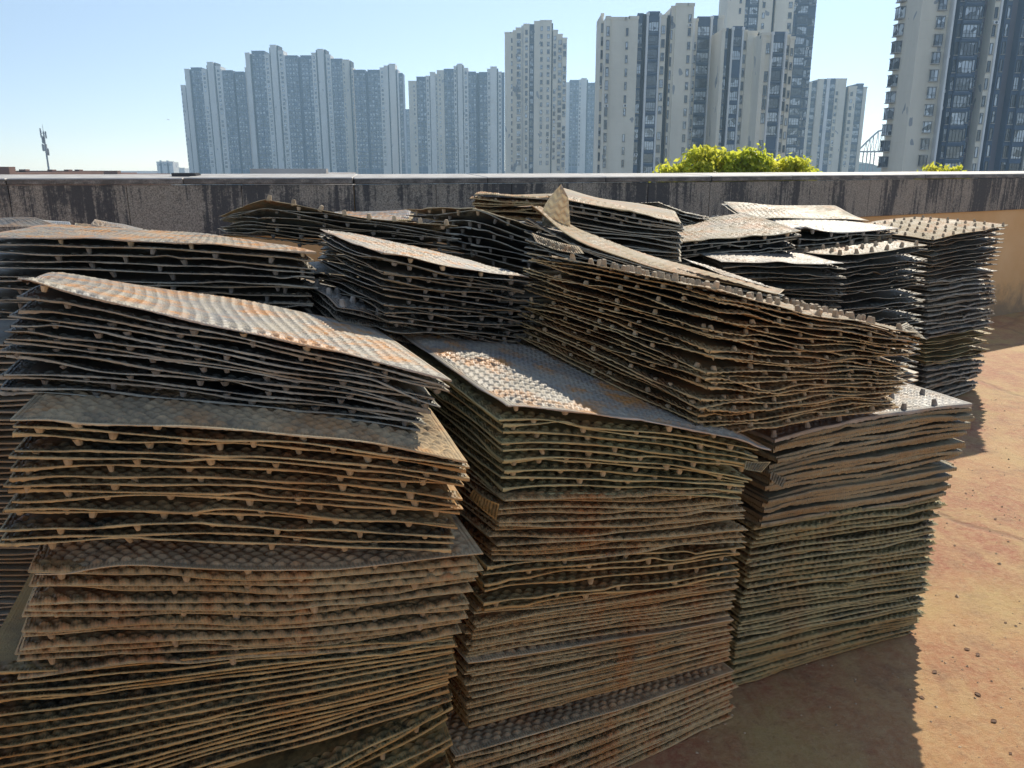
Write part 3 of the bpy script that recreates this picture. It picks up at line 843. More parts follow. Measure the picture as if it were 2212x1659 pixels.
mats = []
for b_ in BULK:
    if b_[4] not in mats: mats.append(b_[4])
off, Vs, Rs, Us, Fs, Ms = 0, [], [], [], [], []
for V, rim, UV, F, mt in BULK:
    Vs.append(V); Rs.append(rim); Us.append(UV); Fs.append(F+off); Ms += [mats.index(mt)]*len(F); off += len(V)
    COUNT['tris'] += 2*len(F)
org = np.array([1.0, 3.5, 0])
bm_ = fast_mesh('stacked_sheets', np.concatenate(Vs), np.concatenate(Rs), np.concatenate(Us), np.concatenate(Fs), mats[0], org)
for m_ in mats[1:]: bm_.materials.append(m_)
bm_.polygons.foreach_set('material_index', np.array(Ms, dtype=np.int32))
tag(link('stacked_sheets', bm_, None, org), 'many more thin dark sheets filling the lower and rear stacks', 'sheet stack', kind='stuff')

# loose pieces: upright torn sheet, loose corners behind the long bundle, folded flap
def loose_piece(name, corner_px, kindd, mat, label, bow=(0,0,0), cut=None, res=.006):
    FL, FR, BL, BR = [P(*c) for c in corner_px]
    rs = np.random.RandomState(len(label))
    sh = Sheet(FL, FR, BL, BR, np.array(bow, float), rs, .001, 0, .02, lambda S, T: 0*S)
    pts, rim, uv = grid_patch(sh, np.linspace(0, sh.L, max(6, int(sh.L/res))), np.linspace(0, sh.W, max(6, int(sh.W/res))), kindd, .006, 1)
    back = pts - sh.n*.0012
    pat = [(pts, rim, uv)]
    if cut is not None:
        r, c = pts.shape[:2]
    V, rm, UV, F = assemble(pat)
    org = (FL+FR)/2
    o = link(name, fast_mesh(name, V, rm, UV, F, M[mat], org), None, org)
    return tag(o, label, 'plastic sheet', 'loose and torn sheets')
def torn_upright():
    base = [(1172,486),(1232,488)]
    nR, nC = 44, 26
    rows, rim, uv = [], [], []
    for i in range(nR+1):
        t = i/nR
        xl = 1171 + 42*max(0, (t-.3)/.7)**1.5
        xr = 1232 - 5.8*t if t < .69 else 1228 - 15*(t-.69)/.31
        yy = 488 - 91*t
        r_ = []
        for j in range(nC+1):
            u = j/nC
            x = xl + (xr-xl)*u
            y = yy + 2*u
            D = 2.72 + .03*u - .04*t
            p = P(x, y, D)
            s_, t_ = u*.1*(1-.7*t), t*.15
            p = p + np.array([0, 1, 0])*float(dimple(np.array(s_*1.0), np.array(t_*1.0), 'wave'))*.9
            r_.append(p); rim.append(1.0 if j in (0, nC) or i == nR else 0.0); uv.append((s_, .05))
        rows.append(r_)
    pts = np.array(rows)
    V, rm, UV, F = assemble([(pts, np.array(rim).reshape(pts.shape[:2]), np.array(uv).reshape(*pts.shape[:2], 2))])
    org = pts[0].mean(0)
    o = link('torn_sheet', fast_mesh('torn_sheet', V, rm, UV, F, M['thin'], org), None, org)
    tag(o, 'torn pointed piece of sheet standing upright in front of the parapet', 'plastic sheet', 'loose and torn sheets')
torn_upright()
loose_piece('loose_sheet', [(-60,492,3.0),(150,496,3.0),(-60,478,3.3),(75,470,3.2)], 'wave', 'top_grey', 'pale curled sheet corner lying behind the long sunlit bundle', bow=(0,0,.01))
loose_piece('loose_sheet', [(72,492,3.1),(160,497,3.1),(72,470,3.15),(150,478,3.4)], 'lump', 'top_grey', 'small upturned grey piece with a moulded block behind the long bundle')
loose_piece('loose_sheet', [(162,495,3.1),(215,496,3.1),(162,481,3.2),(200,486,3.3)], 'wave', 'top_brown', 'ochre scrap poking up behind the long sunlit bundle')
loose_piece('loose_sheet', [(198,490,3.1),(300,498,3.0),(205,474,3.15),(310,494,3.3)], 'wave', 'top_grey', 'white-edged sheet corner angled against the granite')
loose_piece('loose_sheet', [(1158,520,2.32),(1262,548,2.25),(1148,500,2.36),(1250,532,2.30)], 'wave', 'top_brown', 'ribbed flap curling up at the high end of the leaning bundle', bow=(0,0,-.008), res=.004)
loose_piece('loose_sheet', [(1560,592,2.44),(1680,628,2.40),(1470,556,2.62),(1600,600,2.58)], 'wave', 'top_grey', 'loose grey strip overlapping the curved bundle', bow=(0,0,.004))

loose_piece('loose_sheet', [(1030,1050,1.70),(1086,1082,1.66),(1022,1066,1.72),(1078,1118,1.67)], 'wave', 'tan', 'tan torn flap folded down at the corner above the crusty brown bundle', res=.004)
loose_piece('loose_sheet', [(1612,994,1.87),(1664,1000,1.88),(1608,1012,1.84),(1644,1022,1.86)], 'lump', 'tan', 'orange-brown bent scrap poking out under the half-shaded wide sheet', res=.004)
loose_piece('loose_sheet', [(1668,1018,2.22),(1700,1034,2.20),(1664,1034,2.2),(1690,1052,2.18)], 'lump', 'flange', 'crumpled grey scrap wedged beside the flange-edged bundle', res=.004)
loose_piece('loose_sheet', [(1936,700,2.40),(1992,722,2.38),(1960,694,2.5),(2004,734,2.42)], 'wave', 'top_brown', 'pointed tan corner bent down at the low end of the big leaning bundle', res=.004)
# ---------------------------------------------------------------- grit and dry leaves on the floor
rs = np.random.RandomState(5)
mb = MB()
for k in range(3200):
    x, y = rs.uniform(.3, 3.6), rs.uniform(1.5, 7.4)
    if x < (y-1.1)*.55 and rs.rand() < .7: continue
    r = (abs(rs.normal(.0022, .0016)) + .0012)*(1.4 if rs.rand() < .03 else 1)
    b = len(mb.v); a0 = rs.uniform(0, 6.28)
    for i in range(5):
        a = a0 + i*1.2566; q = r*rs.uniform(.6, 1.3)
        mb.v.append((x+q*math.cos(a), y+q*math.sin(a), 0.0005))
    mb.v.append((x+rs.normal(0, r*.2), y, r*rs.uniform(.5, 1.1)))
    for i in range(5): mb.f.append((b+i, b+(i+1) % 5, b+5)); mb.m.append(0)
tag(mb.build('grit', [M['pebble']]), 'loose grit and crumbs of mud scattered over the roof floor', 'grit', kind='stuff')
def leaf_mesh():
    vs, fs = [], []
    n = 7
    for i in range(n):
        t = i/(n-1); w = .014*math.sin(math.pi*min(.98, t+.02))**.8; z = .002+.003*math.sin(t*3)
        vs += [(t*.045, -w, z+.004), (t*.045, 0, z), (t*.045, w, z+.005)]
    for i in range(n-1):
        for j in range(2): fs.append((3*i+j, 3*i+3+j, 3*i+4+j, 3*i+1+j))
    return mesh_from('dry_leaf', vs, fs, [M['dry_leaf']], smooth=True)
lm = leaf_mesh()
leaf_px = [(2082,1403),(2110,1418),(1985,1505),(2105,1497),(2140,1560),(2060,1180),(2175,1345),(2015,1455),(2150,1120),(2085,1065),(2180,1630)]
for (x, y) in leaf_px:
    q = P(x, y, 1.0); d = q - np.array([0,0,CAM_H]); p = np.array([0,0,CAM_H]) + d*(-CAM_H/d[2])
    o = link('dry_leaf', lm, None, (p[0], p[1], 0.0)); o.rotation_euler = (0, 0, rs.uniform(0, 6.28)); k = rs.uniform(.2, .5); o.scale = (k, k, k)
    tag(o, 'small dry brown leaf lying on the dusty roof floor', 'leaf', 'dry leaves on the roof floor')

# ---------------------------------------------------------------- apartment towers
def XH(x, D): return (x - 1106.0)*D/(FPX/CP)
def ZY(y, D): return float(P(1106, y, D)[2])
WIN = {}
def window_mesh(w, h, style):
    key = (round(w, 2), round(h, 2), style)
    if key not in WIN:
        mb = MB()
        f = .07 if w < 2 else .08
        mb.quad((-w/2, -.03, -h/2), (w/2, -.03, -h/2), (w/2, -.03, h/2), (-w/2, -.03, h/2), 0)
        mb.box(-w/2-f, -w/2, -.12, .0, -h/2-f, h/2+f, 1); mb.box(w/2, w/2+f, -.12, .0, -h/2-f, h/2+f, 1)
        mb.box(-w/2, w/2, -.12, .0, h/2, h/2+f, 1); mb.box(-w/2, w/2, -.12, .0, -h/2-f, -h/2, 1)
        nm = {'single': 1, 'double': 2, 'wide': 4}.get(style, 1)
        for i in range(1, nm): mb.box(-w/2+w*i/nm-.035, -w/2+w*i/nm+.035, -.09, -.031, -h/2, h/2, 1)
        if style in ('wide', 'double'): mb.box(-w/2, w/2, -.085, -.032, -h/2+h*.30, -h/2+h*.30+.06, 1)
        if style != 'wide': mb.box(-w/2-.12, w/2+.12, -.26, 0, -h/2-f-.12, -h/2-f, 2)
        WIN[key] = mb.mesh('window', [M['glass'], M['frame'], M['ledge']])
    return WIN[key]

def tower(name, label, D, bays, fh=2.9, limit=300, thick=11, seed=0, ymin_z=None, group='apartment towers beyond the parapet'):
    """bays: (x0, x1, ytop, out, material, columns) with columns = list of (fraction, width fraction, style, height)"""
    rs = np.random.RandomState(seed)
    xc = sum((b[0]+b[1])/2 for b in bays)/len(bays)
    base = np.array([XH(xc, D), D, -18.0])
    root = empty(name, base); tag(root, label, 'apartment tower', group)
    spare = MB(); nwin = 0
    todo = []
    for (x0, x1, yt, out, mat, cols) in bays:
        X0, X1 = XH(x0, D), XH(x1, D); yf = D - out
        zt = ZY(yt, yf)
        mb = MB()
        mb.box(X0-base[0], X1-base[0], yf-base[1], yf-base[1]+thick, 0, zt+18)
        if mat not in ('slot',):
            # parapet rim
            mb.box(X0-base[0]-.12, X1-base[0]+.12, yf-base[1]-.12, yf-base[1]+.5, zt+18-.5, zt+18+.15)
        # slab bands on glazed bays
        k = 0
        zfloor = zt - 1.6
        nfl = int((zfloor - (-2.0))/fh)
        for fl in range(nfl):
            z = zfloor - fh*(fl+.5)
            if mat in ('grey_wall', 'mauve_wall') and (X1-X0) > 2.2:
                mb.box(X0-base[0], X1-base[0], yf-base[1]-.22, yf-base[1], z-fh*.5+18-.14, z-fh*.5+18+.16, 1 if D > 450 else 0)
                if D < 450: mb.box(X0-base[0]+.1, X1-base[0]-.1, yf-base[1]-.30, yf-base[1]-.22, z-fh*.5+18+.2, z-fh*.5+18+.26, 1)
            for (fr, wf, st, hh) in cols:
                wx = X0 + (X1-X0)*fr; ww = (X1-X0)*wf
                todo.append((z, wx, yf, ww, hh, st))
        if mat == 'grey_wall' and len(cols) >= 3:
            for q in range(1, len(cols)):
                xx = X0 + (X1-X0)*q/len(cols) - base[0]
                mb.box(xx-.16, xx+.16, yf-base[1]-.3, yf-base[1], 0, zt+18-1.5, 1 if q % 2 else 0)
        mb.build('facade_bay', [M[mat], M['band']], root)
    todo = [t for t in todo if t[0] > CAM_H - 1.0]
    todo = [t for t in todo if rs.rand() > .03]
    big = sorted(todo, key=lambda t: -t[3]*t[4])
    for q, (z, wx, yf, ww, hh, st) in enumerate(big):
        if q < limit:
            o = link('window', window_mesh(ww, hh, st), root, (wx-base[0], yf-base[1], z+18))
            if rs.rand() < .06 and D < 420 and ww < 1.6:
                ac = link('air_conditioner', AC, root, (wx-base[0]+ww*.1, yf-base[1]-.2, z+18-hh/2-.75))
        else:
            me_ = window_mesh(ww, hh, st)
            b0_ = len(spare.v)
            spare.v += [(v.co.x+wx-base[0], v.co.y+yf-base[1], v.co.z+z+18) for v in me_.vertices]
            for p in me_.polygons: spare.f.append(tuple(b0_+i for i in p.vertices)); spare.m.append(p.material_index)
    if spare.v:
        s_ = spare.build('windows', [M['glass'], M['frame'], M['ledge']], root); s_['kind'] = 'stuff'
    return root, base
acb = MB(); acb.box(-.4, .4, -.3, .0, -.28, .28, 0); acb.tube((0,-.31,0), (0,-.29,0), .22, n=10, m=1)
AC = acb.mesh('air_conditioner', [M['white_trim'], M['frame']])

def glazed(n, st='double', h=1.5): return [((i+.5)/n, .62/n, st, h) for i in range(n)]
one = [(.5, .42, 'single', 1.4)]

cf, gw, sl, wt, tw, cr, mv = 'cream_far', 'grey_wall', 'slot', 'white_trim', 'tan_wall', 'cream', 'mauve_wall'
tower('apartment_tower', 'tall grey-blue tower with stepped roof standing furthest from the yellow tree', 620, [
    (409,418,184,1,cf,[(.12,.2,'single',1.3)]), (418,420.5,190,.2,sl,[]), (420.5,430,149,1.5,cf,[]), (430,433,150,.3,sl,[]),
    (433,456,146,0,gw,glazed(4)), (456,466,150,1.2,cf,one), (466,469.5,141,.2,sl,[]), (469.5,482,134,2.0,cf,[]), (482,485.5,135,.2,sl,[]),
    (485.5,496,143,1.2,cf,one), (496,498,150,1.4,wt,[]), (498,520,152,0,gw,glazed(4)), (520,524,157,-2,sl,[]), (524,543,155,0,gw,glazed(3)), (543,551,146,-3,cf,[])], seed=1, limit=260)
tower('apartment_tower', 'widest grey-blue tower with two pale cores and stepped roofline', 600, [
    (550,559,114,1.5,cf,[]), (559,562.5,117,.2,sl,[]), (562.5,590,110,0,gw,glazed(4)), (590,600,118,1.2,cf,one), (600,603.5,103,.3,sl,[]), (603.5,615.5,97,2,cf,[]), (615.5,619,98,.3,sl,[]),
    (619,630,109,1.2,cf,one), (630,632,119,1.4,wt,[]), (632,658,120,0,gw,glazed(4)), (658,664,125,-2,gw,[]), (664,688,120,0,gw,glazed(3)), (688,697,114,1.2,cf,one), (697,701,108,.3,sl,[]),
    (701,713.5,106,2,cf,[]), (713.5,717.5,107,.3,sl,[]), (717.5,727.5,118,1.2,cf,one), (727.5,751,127,0,gw,glazed(4)), (751,757,129,1,tw,[(.5,.3,'single',1.3)]), (757,766,129,1.6,tw,[]), (766,769,131,.3,sl,[]), (769,773,146,1,tw,one)], seed=2, limit=300)
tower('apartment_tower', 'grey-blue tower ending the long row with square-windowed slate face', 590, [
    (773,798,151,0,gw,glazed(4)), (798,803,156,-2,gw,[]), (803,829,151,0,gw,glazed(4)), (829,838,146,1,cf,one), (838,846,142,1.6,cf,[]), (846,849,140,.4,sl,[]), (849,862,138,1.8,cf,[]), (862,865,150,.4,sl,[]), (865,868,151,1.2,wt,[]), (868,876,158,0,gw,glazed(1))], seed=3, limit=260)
tower('apartment_tower', 'narrow distant sliver of slate tower in the gap', 760, [(876,881,236,0,gw,glazed(1)), (881,888,236,.6,gw,glazed(1))], seed=33)
tower('apartment_tower', 'tan-ended tower with staggered roof blocks left of the slim tower', 560, [
    (888,905,175,1,tw,[(.7,.14,'single',1.2)]), (905,925,166,0,gw,glazed(3)), (925,932,164,1,cf,one), (932,934,164,.3,sl,[]), (934,945,156,1.6,cf,[]), (945,949,160,.6,cf,one), (949,963,152,2,tw,[(.4,.16,'single',1.2)]),
    (963,984,149,0,gw,glazed(3)), (984,989.5,143,1,cf,one), (989.5,992,140,.3,sl,[]), (992,1002,138,2,cf,[]), (1002,1004,140,.3,sl,[]), (1004,1014,147,1,cf,one), (1014,1030,155,0,gw,glazed(3))], seed=4, limit=260)
tower('apartment_tower', 'slate tower half hidden by the slim cream tower', 565, [
    (1030,1037,158,-3,gw,[]), (1037,1054,156,0,gw,glazed(2)), (1054,1061,149,1,cf,one), (1061,1074,144,2,cf,[]), (1074,1077,148,.4,sl,[]), (1077,1084,155,1,cf,one), (1084,1090,157,0,gw,[])], seed=5, limit=260)
tower('apartment_tower', 'slim cream tower with patched plaster standing alone', 352, [
    (1091,1103,70,1,cr,[]), (1103,1108,70,1,cr,[(.5,.45,'single',1.5)]), (1108,1114,66,.6,cr,[]), (1114,1126,60,1.4,cr,[(.5,.6,'double',1.9)]), (1126,1130,56,.2,wt,[]), (1130,1142,52,1,cr,[(.5,.35,'single',1.6)]), (1142,1152,53,.2,gw,glazed(1,'double',1.9)),
    (1152,1164,46,1.2,cr,[]), (1164,1175,44,1.2,cr,[(.3,.38,'single',1.5)]), (1175,1188,44,1.2,cr,[(.5,.36,'single',1.5)]), (1188,1191,50,.3,sl,[]), (1191,1201,65,.8,cr,[(.4,.42,'single',1.5)]), (1201,1211,74,.4,cr,glazed(1,'double',1.7)), (1211,1220,82,1.0,cr,glazed(1,'double',1.9))], seed=6)
tower('apartment_tower', 'low hazy slate tower between the slim tower and the big cream block', 640, [
    (1220,1228,178,0,cf,[]), (1228,1247,173,.5,gw,glazed(3)), (1247,1252,172,.8,cf,one), (1252,1263,169,1.5,cf,[]), (1263,1266,172,.4,sl,[]), (1266,1280,179,0,gw,glazed(3)), (1280,1294,178,.5,gw,glazed(2))], seed=7, limit=200)
tower('apartment_tower', 'big cream block with peeling plaster patches and stacked bay windows', 200, [
    (1294,1299,30,-4,cr,glazed(1,'double',1.8)), (1299,1308,36,1.6,cr,[(.5,.55,'double',1.9)]), (1308,1340,38,1.0,cr,[]), (1340,1347,38,1.0,cr,[(.5,.5,'single',1.5)]), (1347,1366,36,1.0,cr,[]), (1366,1376,30,.2,gw,[(.5,.75,'double',2.1)]), (1376,1383,30,.5,sl,[]),
    (1383,1387,28,1.3,wt,[]), (1387,1409,26,.9,gw,[(.5,.86,'wide',1.9)]), (1409,1412,30,1.4,wt,[]), (1412,1424,33,1.0,cr,[(.5,.5,'double',1.6)]), (1424,1434,33,-1,sl,[]), (1434,1442,14,.6,cr,[(.2,.3,'single',1.8)]), (1442,1466,8,1.2,cr,[]), (1466,1479,8,1.2,cr,[(.4,.36,'single',1.5)])], seed=8)
tower('apartment_tower', 'recessed cream and slate block with blue glazed balconies', 206, [
    (1479,1484,42,.6,wt,[]), (1463+16,1479+11,41,.4,cr,[(.5,.5,'double',1.6)]), (1490,1516,37,0,gw,[(.5,.9,'wide',1.9)]), (1516,1520,36,.8,wt,[]), (1520,1530,35,.4,gw,glazed(1,'double',2.0)), (1530,1546,35,-1,cr,[])], seed=9)
tower('apartment_tower', 'cream block with paired white mullions beside the tallest tower', 196, [
    (1540,1547,62,.8,cr,[]), (1547,1554,62,.2,gw,[(.5,.8,'double',2.1)]), (1554,1560,62,.6,sl,[]), (1560,1563,60,1.3,wt,[]), (1563,1581,58,.8,gw,[(.5,.86,'wide',1.9)]), (1581,1584,60,1.4,wt,[]), (1584,1592,66,.8,cr,[(.5,.5,'double',1.7)]), (1592,1612,68,1.3,cr,[]), (1612,1622,70,-1,sl,[])], seed=10)
tower('apartment_tower', 'cream block with open railed balconies right behind the yellow tree', 190, [
    (1622,1631,72,1.4,cr,[]), (1631,1642,72,.8,cr,[(.5,.62,'double',2.0)]), (1642,1645,70,1.6,wt,[]), (1645,1670,70,.5,gw,[(.5,.9,'wide',1.9)]), (1670,1673,70,1.6,wt,[]), (1673,1681,76,.8,cr,[(.5,.6,'double',1.8)]), (1681,1690,80,1.2,cr,[(.5,.4,'single',1.4)])], seed=11)
tower('apartment_tower', 'tallest slate-striped tower rising out of the picture behind the cream blocks', 262, [
    (1548,1584,-70,1,cr,[(.72,.09,'single',1.4)]), (1584,1592,-70,.2,gw,glazed(1,'double',1.9)), (1592,1612,-70,.6,gw,[(.5,.8,'wide',1.9)]), (1612,1640,-60,1.2,cr,[(.35,.16,'single',1.4)]), (1640,1646,-60,.2,sl,[]), (1646,1684,-60,1.2,cr,[(.8,.16,'double',1.5)]),
    (1684,1692,-50,.4,gw,glazed(1,'single',1.9)), (1692,1716,-50,.6,gw,[(.5,.84,'wide',1.9)]), (1716,1732,-45,0,gw,glazed(2,'double',1.8))], seed=12)
tower('apartment_tower', 'lower tan-grey tower between the tallest tower and the arch', 372, [
    (1732,1737,177,.5,cr,[]), (1737,1748,176,0,gw,[(.5,.86,'wide',1.8)]), (1748,1760,171,1.4,tw,[]), (1760,1768,171,.2,gw,glazed(1,'double',1.9)), (1768,1775,170,.6,wt,[]), (1775,1786,170,.4,gw,[(.5,.86,'wide',1.8)]), (1786,1794,170,1,cr,[(.5,.5,'single',1.4)]), (1794,1808,170,1.2,cr,[]),
    (1808,1817,188,-1,sl,[]), (1817,1826,187,.9,cr,[(.5,.5,'single',1.4)]), (1826,1832,187,.6,cr,[]), (1832,1846,181,.3,gw,[(.5,.86,'wide',1.8)]), (1846,1853,188,.9,cr,[]), (1853,1862,236,-6,tw,glazed(1,'double',1.7))], seed=13)

# nearest tower at the edge of the picture: bay windows with panes, sills and split panels
D = 152.0
root, base = tower('apartment_tower', 'nearest tower with blank tan end wall and stacked bay windows', D, [
    (1949,1996,-260,0,tw,[]), (2010,2014,-260,.9,wt,[]), (1996,2010,-260,-.6,cr,[]), (2014,2026,-260,-1.2,mv,[(.5,.42,'single',1.7)]), (2026,2034,-260,.2,gw,glazed(1,'double',2.0)), (2034,2066,-260,.7,gw,[(.5,.88,'wide',2.0)]),
    (2066,2080,-260,-.4,gw,[(.5,.5,'single',1.8)]), (2080,2096,-260,-2,mv,[(.5,.5,'double',1.9)]), (2096,2107,-260,.5,cr,[(.4,.45,'single',1.7)]), (2107,2111,-260,.8,wt,[]), (2111,2126,-260,-2,mv,[(.5,.4,'double',1.9)]), (2126,2138,-260,-.4,gw,[(.5,.4,'single',1.9)]), (2138,2158,-260,-1.6,mv,[]),
    (2158,2172,-260,.2,gw,glazed(1,'double',2.0)), (2172,2196,-260,.9,gw,[(.5,.88,'wide',2.0)]), (2196,2206,-260,-.2,gw,[(.5,.5,'double',1.8)]), (2206,2222,-260,.4,cr,[(.5,.5,'double',1.8)]), (2222,2262,-260,0,gw,glazed(2,'double',1.9))], fh=2.9, seed=14, limit=300, thick=8.6)
def bay_parts(w, d, h):
    shell, pane, sill = MB(), MB(), MB()
    f = .08
    for sx in (-1, 1):
        shell.box(sx*w/2-(f if sx > 0 else 0), sx*w/2+(0 if sx > 0 else f), -d, -d+f, -h/2, h/2)
        shell.box(sx*w/2-(f if sx > 0 else 0), sx*w/2+(0 if sx > 0 else f), -f, 0, -h/2, h/2)
    shell.box(-.04, .04, -d, -d+f, -h/2, h/2)
    shell.box(-w/2+f, w/2-f, -d+.01, -d+f-.01, -h/2+h*.28, -h/2+h*.28+.07)
    shell.box(-w/2, w/2, -d, 0, h/2, h/2+.06)
    pane.quad((-w/2+.02, -d+.05, -h/2), (w/2-.02, -d+.05, -h/2), (w/2-.02, -d+.05, h/2), (-w/2+.02, -d+.05, h/2))
    pane.quad((-w/2+.03, 0, -h/2), (-w/2+.03, -d+.05, -h/2), (-w/2+.03, -d+.05, h/2), (-w/2+.03, 0, h/2))
    pane.quad((w/2-.03, -d+.05, -h/2), (w/2-.03, 0, -h/2), (w/2-.03, 0, h/2), (w/2-.03, -d+.05, h/2))
    sill.box(-w/2-.1, w/2+.1, -d-.12, 0, -h/2-.16, -h/2)
    shell.box(-w/2-.1, w/2+.1, -d-.12, 0, h/2+.06, h/2+.18, 1)
    return shell.mesh('bay_window', [M['frame'], M['ledge']]), pane.mesh('pane', [M['glass']]), sill.mesh('sill', [M['ledge']])
a_, b_, c_ = bay_parts(XH(1998, D) - XH(1982, D), .8, 1.75)
a2, b2, c2 = bay_parts(2.1, .95, 1.8)
for k in range(0, 14):
    z = ZY(362, D) + 1.0 + 2.9*k
    s_ = link('bay_window', a_, root, ((XH(1982, D)+XH(1998, D))/2-base[0], .3, z+18.2))
    link('pane', b_, s_); link('sill', c_, s_)
    s_ = link('bay_window', a2, root, (XH(1949, D)-base[0]+.02, 7.0, z+18))
    s_.rotation_euler = (0, 0, -math.pi/2)          # faces sideways, off the blank end wall
    link('pane', b2, s_); link('sill', c2, s_)

# ---------------------------------------------------------------- other distant things
def block(name, label, D, parts, mat, cat='building', group=None):
    root = empty(name, (XH(parts[0][0], D), D, -18)); tag(root, label, cat, group)
    bx = root.location.x
    for (x0, x1, yt) in parts:
        z = ZY(yt, D); mb = MB(); mb.box(XH(x0, D)-bx, XH(x1, D)-bx, 0, 14, 0, z+18)
        mb.box(XH(x0, D)-bx-.2, XH(x1, D)-bx+.2, -.2, .6, z+18-.5, z+18+.4)
        mb.build('wall', [M[mat]], root)
        w = XH(x1, D)-XH(x0, D)
        if w > 6:
            n = max(2, int(w/5)); zz = z - 2.4
            while zz > CAM_H:
                for i in range(n):
                    link('window', window_mesh(2.0, 1.6, 'double'), root, (XH(x0, D)-bx + w*(i+.5)/n, -.02, zz+18))
                zz -= 3.2
    return root
block('apartment_block', 'small hazy blue block on the horizon beside the stepped tower', 820, [(339,374,350), (346,350,347.5), (361,365,347.5)], 'cream_far')
block('apartment_block', 'lower hazy block joined beside the small blue one', 860, [(376,398,363.5), (384,387,362)], 'cream_far')
block('low_building', 'low dark red roof just above the parapet at its far end', 60, [(-30,16,372.6)], 'roofing')
block('low_building', 'long low flat roof with small vents just over the parapet', 90, [(20,250,377), (46,52,374), (107,110,374.5), (143,145,374.5), (166,168,374.5)], 'roofing')
block('low_building', 'pale flat roof of a low shed seen over the parapet', 70, [(546,700,375)], 'pale_roof')

def mast():
    D = 150.0
    b = P(104, 372, D); x = XH(104.5, D)
    root = empty('telecom_mast', (x, D, -18)); tag(root, 'telecom mast bristling with antenna panels above the red roofs', 'mast')
    zt = ZY(284, D)+18
    mb = MB(); mb.tube((0,0,0), (0,0,zt), .30, .12, 10); mb.build('pole', [M['metal']], root)
    mb = MB(); mb.tube((0,0,zt), (0,0,ZY(268, D)+18), .05, .02, 6); mb.build('lightning_rod', [M['metal']], root)
    r = np.random.RandomState(3)
    zz = zt - .3
    while zz > ZY(340, D)+18:
        for k in range(3):
            a = r.uniform(0, 6.28); q = r.uniform(.28, .5)
            pm = MB(); pm.box(-.11, .11, -.07, .07, -.6, .6)
            o = pm.build('antenna_panel', [M['metal']], root); o.location = (q*math.cos(a), q*math.sin(a), zz + r.uniform(-.3, .3)); o.rotation_euler = (0, 0, a)
            am = MB(); am.tube((0,0,0), (q*math.cos(a), q*math.sin(a), 0), .04); a_ = am.build('bracket', [M['metal']], root); a_.location = (0, 0, zz)
        zz -= 1.15
mast()
def bird():
    p = P(363, 258.5, 90)
    root = empty('bird', p); tag(root, 'tiny dark bird gliding in the empty sky', 'bird')
    vs = [(-.10,0,0),(0,.03,.02),(0,-.03,.02),(.12,0,0),(0,0,-.03),(.02,0,.03)]
    fs = [(0,1,5),(0,5,2),(1,3,5),(2,5,3),(0,4,1),(0,2,4),(1,4,3),(2,3,4)]
    link('body', mesh_from('body', vs, fs, [M['bird']], smooth=True), root)
    for s in (-1, 1):
        w = [(.04,0,.01),(-.05,0,.01),(-.05,s*.16,.05),(.0,s*.30,.01),(.03,s*.16,.05),(0,s*.1,.02)]
        link('wing', mesh_from('wing', w, [(0,1,5),(1,2,5),(2,3,4),(2,4,5),(4,0,5)], [M['bird']]), root)
    root.rotation_euler = (.2, 0, math.radians(70))
bird()
def arch():
    D = 420.0
    root = empty('steel_arch', (XH(1885, D), D, -18)); tag(root, 'pale steel arch with slanting hangers in the gap before the nearest tower', 'bridge arch')
    bx = root.location.x
    pts = [(1840,336),(1853,322),(1866,307),(1880,292),(1889,283.5),(1897,281),(1910,281),(1922,285),(1936,296)]
    W = [(XH(x, D)-bx, 0, ZY(y, D)+18) for x, y in pts]
    mb = MB()
    for a, b in zip(W[:-1], W[1:]): mb.tube(a, b, .45, n=6)
    mb.build('arch_rib', [M['metal']], root)
    dz = ZY(327, D)+18
    dk = MB(); dk.box(XH(1838, D)-bx, XH(1940, D)-bx, -1.5, 1.5, dz-.5, dz+.3); dk.build('deck', [M['metal']], root)
    for (x, y) in ((1866,307),(1873,299),(1880,292),(1889,283.5),(1897,281),(1904,281),(1910,281)):
        for dx in (-3.5, 3.5):
            h = MB(); h.tube((XH(x, D)-bx, 0, ZY(y, D)+18), (XH(x+dx, D)-bx, 0, dz), .16, n=5); h.build('hanger', [M['metal']], root)
    for x in (1862, 1870, 1878, 1886):
        p = MB(); p.tube((XH(x, D)-bx, 0, 0), (XH(x, D)-bx, 0, dz), .3, n=6); p.build('pier', [M['metal']], root)
arch()
def hill():
    D = 700; vs, fs = [], []
    r = np.random.RandomState(2)
    n, m = 60, 8
    for j in range(m):
        for i in range(n):
            x = 1780 + i*3.2
            prof = 372 - 30*math.exp(-((x-1905)/34)**2) - 14*math.exp(-((x-1870)/22)**2)
            y = prof + r.uniform(-1.6, 1.6)
            Dj = D + j*25
            z = ZY(y, D)*math.sin(math.pi*min(1, (j+1)/m*.62)) if j else -18
            vs.append((XH(x, D), Dj, max(-18, z if j else -18)))
    for j in range(m-1):
        for i in range(n-1): fs.append((j*n+i, j*n+i+1, (j+1)*n+i+1, (j+1)*n+i))
    tag(link('hill', mesh_from('hill', vs, fs, [M['hill']], smooth=False)), kind='structure')
hill()

